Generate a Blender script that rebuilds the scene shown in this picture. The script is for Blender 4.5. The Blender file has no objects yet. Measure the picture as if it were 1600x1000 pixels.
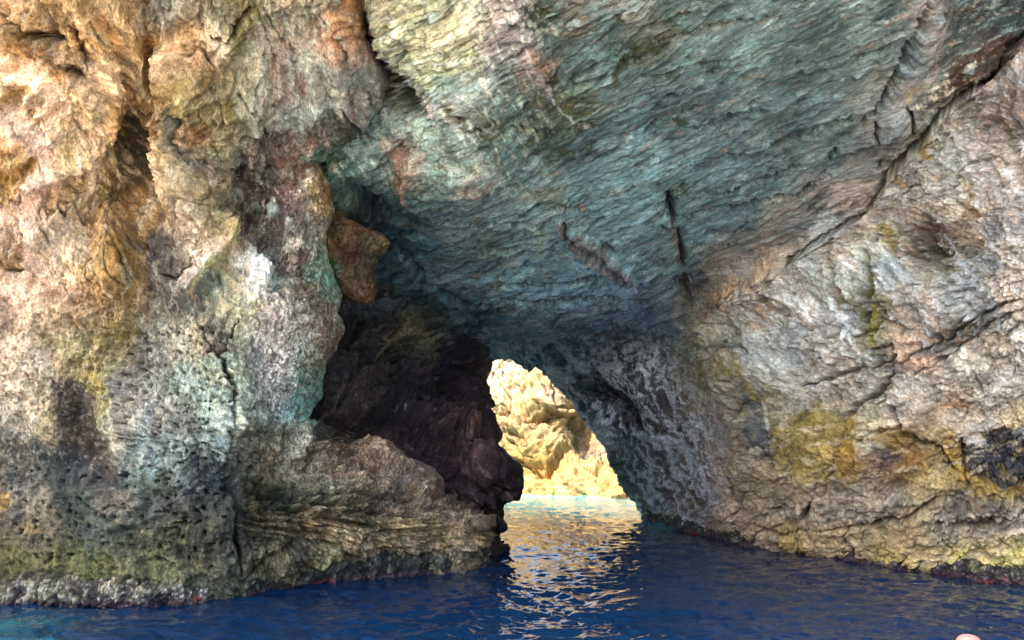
import bpy, math, random
import numpy as np
# ------------------------------------------------------------------ camera, light, exposure
F = 1164.0; PITCH = math.radians(9.75); CAMH = 2.0
S = bpy.context.scene
cam = bpy.data.objects.new('camera', bpy.data.cameras.new('camera'))
S.collection.objects.link(cam); S.camera = cam
cam.location = (0, 0, CAMH); cam.rotation_euler = (math.pi/2 + PITCH, 0, 0)
cam.data.sensor_width = 36; cam.data.lens = 36*F/1600; cam.data.clip_end = 2000; cam.data.clip_start = 0.05
SUN_EL = math.radians(50); SUN_V = np.array([-0.80, -0.50]); SUN_V = SUN_V/np.linalg.norm(SUN_V)
sx, sy, sz = SUN_V[0]*math.cos(SUN_EL), SUN_V[1]*math.cos(SUN_EL), math.sin(SUN_EL)
W = bpy.data.worlds.new("World"); S.world = W; W.use_nodes = True
nt = W.node_tree; bg = nt.nodes['Background']
sky = nt.nodes.new('ShaderNodeTexSky'); sky.sky_type = 'NISHITA'; sky.sun_disc = False
sky.dust_density = 4.0; sky.ozone_density = .6; sky.sun_elevation = SUN_EL; sky.sun_rotation = math.atan2(sx, sy)
nt.links.new(sky.outputs[0], bg.inputs[0]); bg.inputs[1].default_value = 0.15
sl = bpy.data.lights.new('sun', 'SUN'); sl.energy = 2.8; sl.angle = math.radians(0.5); sl.color = (1, .93, .82)
so = bpy.data.objects.new('sun', sl); S.collection.objects.link(so)
from mathutils import Vector
so.rotation_euler = Vector((sx, sy, sz)).to_track_quat('Z', 'Y').to_euler(); so.location = (-20, -15, 30)
S.view_settings.view_transform = 'Standard'; S.view_settings.look = 'None'
S.view_settings.gamma = 1; S.view_settings.exposure = 2.32
S.cycles.max_bounces = 9; S.cycles.diffuse_bounces = 7; S.cycles.glossy_bounces = 3
S.cycles.sample_clamp_indirect = 6.0
Q = 1.7          # spacing of rock vertices inside the view, in photo pixels

# ------------------------------------------------------------------ small helpers
f4 = np.float32; SAT = .8
def hx(s):
    c = np.array([int(s[i:i+2], 16)/255 for i in (0, 2, 4)]); return c@np.array([.3, .59, .11])*(1-SAT)+c*SAT
def lin(c): return np.where(c <= .04045, c/12.92, ((c+.055)/1.055)**2.4)
def sstep(a, b, x):
    t = np.clip((x-a)/(b-a), 0, 1); return t*t*(3-2*t)
rng = np.random.RandomState(7)
PERM = rng.permutation(256); PERM = np.concatenate([PERM, PERM, PERM]).astype(np.int32)
G3 = rng.normal(size=(256, 3)); G3 = (G3/np.linalg.norm(G3, axis=1, keepdims=True)).astype(f4)
def gnoise(P):
    P = P.astype(f4); I = np.floor(P).astype(np.int32); f = P-I
    u = f*f*f*(f*(f*6-15)+10); I &= 255; out = 0
    for dx in (0, 1):
        wx = u[:, 0] if dx else 1-u[:, 0]
        a = PERM[I[:, 0]+dx]
        for dy in (0, 1):
            wy = u[:, 1] if dy else 1-u[:, 1]
            b = PERM[a+I[:, 1]+dy]
            for dz in (0, 1):
                wz = u[:, 2] if dz else 1-u[:, 2]
                g = G3[PERM[b+I[:, 2]+dz] & 255]
                out = out + wx*wy*wz*(g[:, 0]*(f[:, 0]-dx)+g[:, 1]*(f[:, 1]-dy)+g[:, 2]*(f[:, 2]-dz))
    return out*1.6
def fbm(P, fr, o=4, gain=.5, ridged=False, seed=0):
    s = 0; a = 1; t = 0; P = P.astype(f4)+seed*13.7
    for i in range(o):
        n = gnoise(P*fr)
        if ridged: n = 1-2*np.abs(n)
        s = s+a*n; t += a; a *= gain; fr *= 2.03; P = P+5.3
    return s/t
def worley2(x, y, seed=0):
    ix = np.floor(x).astype(np.int32); iy = np.floor(y).astype(np.int32)
    d1 = np.full(x.shape, 9., f4); d2 = d1.copy(); idc = np.zeros(x.shape, np.int32)
    for dx in (-1, 0, 1):
        for dy in (-1, 0, 1):
            h = PERM[(PERM[(ix+dx+seed) & 255]+iy+dy) & 255]
            cx = ix+dx+h/255.; cy = iy+dy+PERM[h+37]/255.
            d = np.hypot(x-cx, y-cy)
            c = d < d1
            d2 = np.where(c, d1, np.minimum(d2, d)); idc = np.where(c, h, idc); d1 = np.where(c, d, d1)
    return d1, d2, idc/255.
def trin(x, y, seed=0):               # piecewise flat noise: planes that meet in sharp creases
    k = (x+y)*.36602540; i = np.floor(x+k).astype(np.int32); j = np.floor(y+k).astype(np.int32)
    fx = x+k-i; fy = y+k-j; up = fx > fy
    H = lambda a, b: PERM[(PERM[(a+seed) & 255]+b) & 255]/127.5-1
    a = H(i, j); c = H(i+1, j+1); b = np.where(up, H(i+1, j), H(i, j+1))
    hi = np.maximum(fx, fy); lo = np.minimum(fx, fy)
    return (a*(1-hi)+b*(hi-lo)+c*lo).astype(f4)
def ray(px, py):
    cx = (px-800)/F; cy = (500-py)/F
    return cx, math.cos(PITCH)-cy*math.sin(PITCH), math.sin(PITCH)+cy*math.cos(PITCH)
def U(px, py, D):
    x, y, z = ray(np.asarray(px, float), np.asarray(py, float)); t = D/y
    return np.stack([x*t, y*t, CAMH+z*t], -1)
def WL(px, py):                       # distance of the water surface seen at that place
    x, y, z = ray(px, py); return y*(-CAMH/z)
def ZL(px, py, h):
    x, y, z = ray(px, py); return y*((h-CAMH)/z)
class Depth:                          # smooth surface through scattered control points
    def __init__(s, pts, smooth=1e-4):
        A = np.array(pts, float); s.p = A[:, :2]/1000; v = 1/A[:, 2]; n = len(A)
        K = s.k(s.p, s.p)+np.eye(n)*smooth; Pm = np.c_[np.ones(n), s.p]
        M = np.block([[K, Pm], [Pm.T, np.zeros((3, 3))]])
        s.w = np.linalg.solve(M, np.r_[v, 0, 0, 0])
    def k(s, a, b):
        d2 = ((a[:, None]-b[None])**2).sum(-1); return d2*np.log(d2+1e-12)*.5
    def __call__(s, x, y):
        p = np.c_[x.ravel(), y.ravel()]/1000; o = np.empty(len(p))
        for i in range(0, len(p), 40000):
            q = p[i:i+40000]; o[i:i+40000] = s.k(q, s.p)@s.w[:-3]+s.w[-3]+q@s.w[-2:]
        return (1/np.maximum(o, 1/80)).reshape(x.shape)
def interp(poly, y):
    a = np.array(poly, float); return np.interp(y, a[:, 0], a[:, 1])
def pdist(x, y, poly):                # distance to a polyline, fraction along, side
    P = np.array(poly, float); d = np.full(x.shape, 1e9); t = np.zeros(x.shape); sd = np.zeros(x.shape)
    L = np.r_[0, np.cumsum(np.hypot(*np.diff(P, axis=0).T))]
    for i in range(len(P)-1):
        a, b = P[i], P[i+1]; v = b-a; l2 = v@v
        u = np.clip(((x-a[0])*v[0]+(y-a[1])*v[1])/l2, 0, 1)
        qx = x-a[0]-u*v[0]; qy = y-a[1]-u*v[1]; dd = np.hypot(qx, qy); c = dd < d
        d = np.where(c, dd, d); t = np.where(c, (L[i]+u*math.sqrt(l2))/L[-1], t)
        sd = np.where(c, np.sign(v[0]*qy-v[1]*qx), sd)
    return d, t, sd
def inpoly(x, y, poly):
    P = np.array(poly, float); c = np.zeros(x.shape, bool); n = len(P)
    for i in range(n):
        a, b = P[i], P[(i+1) % n]
        if a[1] == b[1]: continue
        c ^= ((a[1] > y) != (b[1] > y)) & (x < (b[0]-a[0])*(y-a[1])/(b[1]-a[1])+a[0])
    return c
def axis(a, b, lo, hi, q):            # fine spacing within [a,b], growing outside
    m = list(np.arange(a, b, q)); s = q; v = b
    while v < hi: m.append(v); s = min(s*1.2, 12); v += s
    m.append(hi); s = q; v = a-q; pre = []
    while v > lo: pre.append(v); s = min(s*1.2, 12); v -= s
    pre.append(lo); return np.array(pre[::-1]+m)

def frame(a, st, st2=1.):             # axes along the grain of the rock, shortened along it
    a = np.array(a, float); a /= np.linalg.norm(a); b = np.cross(a, [0, 0, 1.]) if abs(a[2]) < .9 else np.cross(a, [0, 1., 0]); b /= np.linalg.norm(b)
    return np.stack([a*st, b, np.cross(a, b)*st2], 1)
FR_C = frame((1, -.85, 0), .15); FR_R = frame((.8, -1.2, -.8), .4); FR_L = frame((.12, -.1, 1), .6)
# ------------------------------------------------------------------ surface painting
class Surf:
    """a grid of points (H x W) with a photo coordinate, a place, a colour and a displacement"""
    def __init__(s, x, y, D):
        s.H, s.W = x.shape; s.x = x.ravel(); s.y = y.ravel()
        s.P = U(s.x, s.y, D.ravel()); s.d = np.zeros(s.x.size)
        G = s.P.reshape(s.H, s.W, 3)
        n = np.cross(np.gradient(G, axis=1), np.gradient(G, axis=0)).reshape(-1, 3)
        n /= np.linalg.norm(n, axis=1, keepdims=True)+1e-9
        tc = np.array([0, 0, CAMH])-s.P
        n *= np.sign((n*tc).sum(1))[:, None]; s.N = n
        q = np.c_[s.x, s.y, np.zeros(s.x.size)]
        s.q = q
        w1 = np.c_[fbm(q, 1/60, 4, .55, seed=3), fbm(q, 1/60, 4, .55, seed=4)]
        w2 = np.c_[fbm(q, 1/14, 3, .6, seed=5), fbm(q, 1/14, 3, .6, seed=6)]
        s.wx = s.x+w1[:, 0]*24+w2[:, 0]*13; s.wy = s.y+w1[:, 1]*24+w2[:, 1]*13     # for colours
        w3 = np.c_[fbm(q, 1/5, 2, .6, seed=15), fbm(q, 1/5, 2, .6, seed=16)]
        s.w1 = w1; s.w2 = w2; s.w3 = w3; s.wx += w3[:, 0]*15; s.wy += w3[:, 1]*15
        s.sx = s.x+w1[:, 0]*9+w2[:, 0]*8+w3[:, 0]*1.2; s.sy = s.y+w1[:, 1]*9+w2[:, 1]*8+w3[:, 1]*1.2      # for drawn lines
        s.rn = fbm(q, 1/9, 4, .7, seed=8)
        s.aux = np.zeros((s.x.size, 3))
    def colours(s, pts, k=1.0, eps=100., pw=2.4):
        XY = np.array([(p[0], p[1]) for p in pts], float); C = np.array([lin(hx(p[2])) for p in pts])
        o = np.empty((s.x.size, 3))
        for i in range(0, s.x.size, 30000):
            dx = s.wx[i:i+30000, None]-XY[:, 0]; dy = s.wy[i:i+30000, None]-XY[:, 1]
            w = 1/(dx*dx+dy*dy+eps)**pw; o[i:i+30000] = (w@C)/w.sum(1, keepdims=True)
        s.c = o*k; s.k = k
    def box(s, poly, m):
        P = np.array(poly, float)
        return np.nonzero((s.sx > P[:, 0].min()-m) & (s.sx < P[:, 0].max()+m) & (s.sy > P[:, 1].min()-m) & (s.sy < P[:, 1].max()+m))[0]
    def mix(s, i, m, col, aux=None):
        m = np.clip(m, 0, 1)[:, None]
        if col is not None: s.c[i] = s.c[i]*(1-m)+lin(hx(col))*s.k*m
        if aux is not None: s.aux[i] = s.aux[i]*(1-m)+np.array(aux)*m
    def stroke(s, poly, w, col, a=.8, rag=.6, taper=True, aux=None):
        i = s.box(poly, w*2.2)
        if not len(i): return
        d, t, sd = pdist(s.sx[i], s.sy[i], poly)
        ww = w*(.45+.55*np.sin(np.pi*np.clip(t, .04, .96))) if taper else w
        s.mix(i, sstep(-.1, .7, 1-d/ww+s.rn[i]*(rag+.5))*a, col, aux)
    def patch(s, poly, col, a=.8, fe=10, rag=.6, aux=None, h=0):
        i = s.box(poly, fe*3)
        if not len(i): return
        ins = inpoly(s.sx[i], s.sy[i], poly); d, t, sd = pdist(s.sx[i], s.sy[i], poly+[poly[0]])
        d = np.where(ins, d, -d)
        m = sstep(-.6, .6, d/fe+s.rn[i]*(rag+.6))*a
        s.mix(i, m, col, aux)
        if h: s.d[i] += h*sstep(-1, 1, d/fe)
    def crack(s, poly, w=3, dep=.12, col='14120f', a=.75, taper=True):
        i = s.box(poly, w*5)
        if not len(i): return
        d, t, sd = pdist(s.sx[i], s.sy[i], poly)
        ww = w*(.35+.65*np.sin(np.pi*np.clip(t, .05, .95))) if taper else w
        ww = ww*.8*np.clip(1+1.1*s.rn[i], .25, 2); g = np.exp(-(d/ww)**2); s.d[i] -= dep*g
        s.mix(i, np.exp(-(d/(ww*.8))**2)*a, col)
    def step(s, poly, h=.1, fall=60, both=0.):     # raised on the left-hand side of the line
        i = s.box(poly, fall*1.2)
        if not len(i): return
        d, t, sd = pdist(s.sx[i], s.sy[i], poly)
        e = np.sin(np.pi*np.clip(t, 0, 1))**.5*np.exp(-d/fall*1.6)
        s.d[i] += h*e*sstep(-3, 3, d*sd*-1)
    def dent(s, x, y, rx, ry, h, rot=0, col=None, a=.8, pw=2):
        m = max(rx, ry)*2.6; i = np.nonzero((abs(s.sx-x) < m) & (abs(s.sy-y) < m))[0]
        if not len(i): return
        c, n = math.cos(math.radians(rot)), math.sin(math.radians(rot))
        dx = s.sx[i]-x; dy = s.sy[i]-y
        r = np.sqrt(((dx*c+dy*n)/rx)**2+((-dx*n+dy*c)/ry)**2)
        s.d[i] += h*np.exp(-r**pw)
        if col: s.mix(i, sstep(0, .5, 1.15-r+s.rn[i]*.4)*a, col)
    def finish(s):
        if hasattr(s, 'att'): s.d = s.d*s.att
        s.V = s.P+s.N*s.d[:, None]
def link(o, parent=None):
    S.collection.objects.link(o)
    if parent is not None: o.parent = parent
    return o
def tag(o, label=None, cat=None, group=None, kind=None):
    for k, v in (('label', label), ('category', cat), ('group', group), ('kind', kind)):
        if v: o[k] = v
    return o
def chip(s, ang, str_, sizes, amps, k=1., m=1.):
    for j, (sz, am) in enumerate(zip(sizes, amps)):
        t = math.radians(ang+(0, 9, -7, 13)[j % 4]); c, n = math.cos(t), math.sin(t)
        X = s.x+s.w1[:, 0]*sz*.8+s.w2[:, 0]*sz*.35; Y = s.y+s.w1[:, 1]*sz*.8+s.w2[:, 1]*sz*.35
        u = X*c+Y*n; v = -X*n+Y*c
        f = trin(u/(sz*str_), v/sz, 17*j+3); g = trin(u/(sz*str_*.5)+9, v/(sz*.7), 31*j+5)
        f = f+.35*np.abs(g); s.d += m*am*f; s.c *= (1+m*k*.16*f)[:, None]
def streak(s, ang, st, sc, th, col, a, m=1., seed=0, w=.10):      # hard edged mineral marks following the grain
    t = math.radians(ang); c, n = math.cos(t), math.sin(t)
    X = s.x+s.w1[:, 0]*12+s.w2[:, 0]*4; Y = s.y+s.w1[:, 1]*12+s.w2[:, 1]*4
    v = fbm(np.c_[(X*c+Y*n)/st, -X*n+Y*c, X*0+seed*3.1]/sc, 1., 4, .6, seed=seed)
    k = sstep(th, th+w, v+.15*s.w3[:, 0])*a*m; s.c = s.c*(1-k[:, None])+lin(hx(col))*s.k*.9*k[:, None]
    s.d += .008*k
def fract(s, ang, st, sc, dep, dark, m=1., seed=0, th=.86):   # fine network of fractures with a main direction
    t = math.radians(ang); c, n = math.cos(t), math.sin(t)
    X = s.x+s.w1[:, 0]*9+s.w2[:, 0]*4; Y = s.y+s.w1[:, 1]*9+s.w2[:, 1]*4
    q = np.c_[(X*c+Y*n)/st, -X*n+Y*c, X*0+seed]
    r_ = 1-np.abs(gnoise(q/sc)); g = fbm(s.q, 1/70, 3, .6, seed=seed+2)
    k = sstep(th, 1., r_)*sstep(-.05, .25, g)*m; s.d -= dep*k; s.c *= (1-dark*k)[:, None]
def rawmesh(name, V, Fc, col=None, aux=None, mat=None, smooth=True):
    me = bpy.data.meshes.new(name); n = len(V); Fc = np.asarray(Fc, np.int32); k = Fc.shape[1]
    me.vertices.add(n); me.vertices.foreach_set('co', np.asarray(V, f4).ravel())
    me.loops.add(Fc.size); me.loops.foreach_set('vertex_index', Fc.ravel())
    me.polygons.add(len(Fc)); me.polygons.foreach_set('loop_start', np.arange(0, Fc.size, k, dtype=np.int32))
    me.update(calc_edges=True)
    me.polygons.foreach_set('use_smooth', np.full(len(Fc), smooth))
    for nm, a in (('Col', col), ('Aux', aux)):
        if a is None: continue
        at = me.attributes.new(nm, 'FLOAT_COLOR', 'POINT')
        at.data.foreach_set('color', np.c_[np.clip(a, 0, 4), np.ones(n)].astype(f4).ravel())
    if mat: me.materials.append(mat)
    me.validate(); return me
def gridfaces(H, Wd):
    i = np.arange(H*Wd).reshape(H, Wd)
    return np.stack([i[:-1, :-1], i[1:, :-1], i[1:, 1:], i[:-1, 1:]], -1).reshape(-1, 4)
def emit(name, V, Fc, col, aux, mat, parent=None):
    used = np.unique(Fc); mp = np.full(len(V), -1); mp[used] = np.arange(len(used))
    o = bpy.data.objects.new(name, rawmesh(name, V[used], mp[Fc], col[used], aux[used], mat))
    return link(o, parent)

# ------------------------------------------------------------------ materials
def nodes(name):
    m = bpy.data.materials.new(name); m.use_nodes = True; t = m.node_tree; b = t.nodes['Principled BSDF']
    N = lambda k, **kw: (lambda n: ([setattr(n, a, v) for a, v in kw.items()], n)[1])(t.nodes.new('ShaderNode'+k))
    return m, t, b, N, t.links.new
def rock_mat(name, bump=.5, grain=40, var=.5, fr=None):
    m, t, b, N, L = nodes(name)
    ca = N('Attribute', attribute_name='Col'); aa = N('Attribute', attribute_name='Aux')
    sp = N('SeparateColor'); L(aa.outputs['Color'], sp.inputs[0])
    tc_ = N('TexCoord'); co = tc_.outputs['Object']
    if fr is not None:
        cb = N('CombineXYZ')
        for q_ in range(3):
            dp = N('VectorMath', operation='DOT_PRODUCT'); L(tc_.outputs['Object'], dp.inputs[0]); dp.inputs[1].default_value = tuple(fr[:, q_]); L(dp.outputs['Value'], cb.inputs[q_])
        co = cb.outputs[0]
    class tc: outputs = {'Object': co}
    def tex(scale, det=5, rough=.65):
        n = N('TexNoise'); n.inputs['Scale'].default_value = scale; n.inputs['Detail'].default_value = det
        n.inputs['Roughness'].default_value = rough; L(tc.outputs['Object'], n.inputs['Vector']); return n
    def mr(src, a, b_, c, d):
        n = N('MapRange'); L(src, n.inputs[0])
        for i, v in enumerate((a, b_, c, d)): n.inputs[i+1].default_value = v
        return n.outputs[0]
    def mth(op, a, b_):
        n = N('Math', operation=op)
        for i, v in enumerate((a, b_)):
            if isinstance(v, (int, float)): n.inputs[i].default_value = v
            else: L(v, n.inputs[i])
        return n.outputs[0]
    n1 = tex(7, 8, .75); n2 = tex(grain, 4, .75)
    n4 = tex(4.5, 9, .6); n4.noise_type = 'RIDGED_MULTIFRACTAL'; n4.inputs['Lacunarity'].default_value = 2.2; n4.inputs['Distortion'].default_value = .6; n4.normalize = True
    vo = N('TexVoronoi'); vo.inputs['Scale'].default_value = 17; L(tc.outputs['Object'], vo.inputs['Vector'])
    vo2 = N('TexVoronoi'); vo2.inputs['Scale'].default_value = 34; L(tc.outputs['Object'], vo2.inputs['Vector'])
    s1 = N('SeparateColor'); L(vo2.outputs['Color'], s1.inputs[0])
    f1 = mr(n1.outputs[0], .3, .7, 1-var*.8, 1+var*.8); f2 = mr(n2.outputs[0], .38, .62, 1-var*.8, 1+var*.8); f4_ = mr(n4.outputs[0], .15, .75, 1+var*.3, 1-var*.5)
    pb = mr(s1.outputs[0], 0, 1, .45, 1.9)
    pm = N('Mix'); L(sp.outputs[0], pm.inputs[0]); pm.inputs[2].default_value = 1; L(pb, pm.inputs[3])
    k = mth('MULTIPLY', mth('MULTIPLY', mth('MULTIPLY', f1, f2), f4_), pm.outputs[0])
    vm = N('VectorMath', operation='SCALE'); L(ca.outputs['Color'], vm.inputs[0]); L(k, vm.inputs['Scale'])
    # slight hue drift, rust to grey
    dn = tex(6, 3, .6); dv_ = N('VectorMath', operation='SCALE'); L(dn.outputs['Color'], dv_.inputs[0]); dv_.inputs['Scale'].default_value = .12
    ds = N('VectorMath', operation='ADD'); L(tc.outputs['Object'], ds.inputs[0]); L(dv_.outputs[0], ds.inputs[1])
    fac = []
    for sc_ in (10., 27.):
        v_ = N('TexVoronoi'); v_.inputs['Scale'].default_value = sc_; L(ds.outputs[0], v_.inputs['Vector'])
        su = N('VectorMath', operation='SUBTRACT'); L(ds.outputs[0], su.inputs[0]); L(v_.outputs['Position'], su.inputs[1])
        cc = N('VectorMath', operation='SUBTRACT'); L(v_.outputs['Color'], cc.inputs[0]); cc.inputs[1].default_value = (.5, .5, .5)
        dt = N('VectorMath', operation='DOT_PRODUCT'); L(su.outputs[0], dt.inputs[0]); L(cc.outputs[0], dt.inputs[1]); fac.append(dt.outputs['Value'])
    n3 = tex(3.1, 6, .7); mx = N('Mix', data_type='RGBA', blend_type='MULTIPLY')
    cr = N('ValToRGB'); L(n3.outputs[0], cr.inputs[0])
    cr.color_ramp.elements[0].position = .35; cr.color_ramp.elements[0].color = (.92, 1.0, 1.03, 1)
    cr.color_ramp.elements[1].position = .65; cr.color_ramp.elements[1].color = (1.06, .99, .93, 1)
    mx.inputs[0].default_value = 1; L(vm.outputs[0], mx.inputs[6]); L(cr.outputs[0], mx.inputs[7])
    L(mx.outputs[2], b.inputs['Base Color'])
    L(mr(sp.outputs[1], 0, 1, .82, .28), b.inputs['Roughness']); b.inputs['Specular IOR Level'].default_value = .35
    h = mth('ADD', mth('MULTIPLY', n1.outputs[0], 1.0), mth('MULTIPLY', n2.outputs[0], .55))
    pe = mth('MULTIPLY', mth('MULTIPLY', vo.outputs['Distance'], -.7), sp.outputs[0])
    h = mth('ADD', h, pe); h = mth('ADD', h, mth('MULTIPLY', n4.outputs[0], -.5))
    h = mth('ADD', h, mth('MULTIPLY', fac[0], 4.)); h = mth('ADD', h, mth('MULTIPLY', fac[1], 5.))
    bp = N('Bump'); bp.inputs['Strength'].default_value = bump; bp.inputs['Distance'].default_value = .08
    L(h, bp.inputs['Height']); L(bp.outputs[0], b.inputs['Normal'])
    n9 = N('TexNoise'); n9.inputs['Scale'].default_value = .9; n9.inputs['Detail'].default_value = 3; L(tc_.outputs['Object'], n9.inputs['Vector'])
    L(mr(n9.outputs[0], .38, .62, bump*.25, bump), bp.inputs['Strength'])
    return m
ROCK = rock_mat('cave_rock', 1., 40, .55, FR_L)
ROCK_C = rock_mat('ceiling_rock', .8, 34, .5, frame((1, -.85, 0), .2)); ROCK_R = rock_mat('flaky_rock', .6, 34, .45, frame((.8, -1.2, -.8), .5)); ROCK_H = rock_mat('dark_shaded_rock', 1., 40, .6)
CRUST = rock_mat('crust_rock', .9, 60, .6)
CLIFFM = rock_mat('sunlit_rock', 1., 12, .3)

# ------------------------------------------------------------------ left rock wall and ledge
from_px = lambda L_: [(a, b, c) for a, b, c in L_]
wlL = [(-260, 946), (0, 940), (200, 943), (280, 938), (370, 925), (450, 915), (560, 902), (660, 893), (755, 885), (850, 872)]
ctrl = []
for x, y in wlL:
    D = WL(x, y)
    for e in (0, 70): ctrl.append((x, y+e, D))
ctrl += [(-260, 700, 9.6), (-260, 300, 9.0), (-260, -60, 8.2), (-260, -400, 7.0),
 (0, 820, 10.25), (0, 700, 10.2), (0, 400, 9.7), (0, 150, 8.9), (0, -60, 8.0), (0, -400, 6.6),
 (120, 640, 10.3), (120, 400, 9.8), (140, 150, 8.9), (130, 0, 8.2), (200, 300, 10.3), (210, 200, 9.9), (225, 80, 9.0), (240, -100, 8.0), (240, -400, 6.4),
 (200, 760, 10.2), (190, 560, 10.2), (190, 430, 9.9), (260, 450, 10.1), (290, 620, 9.9), (300, 300, 9.8), (300, 120, 9.1), (330, -50, 8.2),
 (350, 820, 10.2), (345, 700, 10.0), (385, 750, 10.7), (400, 600, 10.3), (450, 500, 10.5), (480, 600, 11.0), (500, 560, 11.2), (360, 480, 10.1), (380, 300, 10.5), (420, 300, 10.7), (430, 400, 10.6), (500, 400, 11.0),
 (440, 200, 10.0), (480, 240, 10.6), (440, 60, 9.2), (540, 100, 9.3), (540, 0, 8.7), (560, -100, 8.2), (560, -400, 6.5), (600, 130, 9.9), (560, 200, 10.6),
 (430, 780, 10.8), (480, 700, 11.4), (540, 720, 12.1), (600, 760, 12.5), (560, 800, 11.7), (660, 800, 12.8), (700, 810, 13.1), (640, 850, 12.5), (760, 840, 13.2), (450, 860, 10.9), (560, 660, 13.2), (640, 700, 13.6), (700, 740, 14)]
dl = Depth(ctrl)
ys = axis(-20, 960, -420, 1010, Q)
edge = [(-420, 566), (0, 568), (60, 574), (90, 590), (130, 612), (160, 604), (200, 575), (230, 535), (255, 497), (275, 512), (300, 522), (335, 524), (365, 508), (400, 510),
        (430, 522), (452, 530), (470, 534), (490, 528), (502, 536), (515, 539), (530, 532), (548, 524), (562, 512), (590, 505), (620, 502), (640, 490), (655, 484), (668, 497),
        (680, 545), (690, 575), (710, 612), (730, 640), (750, 668), (770, 700), (790, 730), (805, 754), (815, 764), (825, 763), (840, 767), (860, 764), (875, 762), (890, 752), (920, 745), (1010, 745)]
ed = interp(edge, ys)
ed = ed+np.where(ys > 655, 1.4, np.where(ys > 240, 1, .3))*(fbm(np.c_[ys, ys*0, ys*0], 1/30, 4, .65)*7)
cols = axis(0, 1000, -0.0, 1000, 1000/((560+20)/Q))/1000
cols = np.unique(np.r_[np.linspace(0, 1, int(640/Q))])
x0 = -20.0
base = np.concatenate([np.linspace(-260, x0-3, 22)[None, :]*np.ones((len(ys), 1)), x0+(ed[:, None]-x0)*cols[None, :]], 1)
D = dl(base, ys[:, None]*np.ones_like(base))
qd = (ed[:, None]-base); R = 46.
D = D+np.where(qd < R, .9*(1-np.sqrt(np.clip(1-(1-qd/R)**2, 0, 1)))*np.where(ys > 660, 1.6, 1)[:, None], 0)
nroll = 22; k = np.arange(1, nroll+1)
xr = ed[:, None]-k[None]**1.25*1.6; Dr = D[:, -1:]+k[None]*.14
xx = np.concatenate([base, xr], 1); DD = np.concatenate([D, Dr], 1); yy = ys[:, None]*np.ones_like(xx)
LS = Surf(xx, yy, DD)
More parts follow.
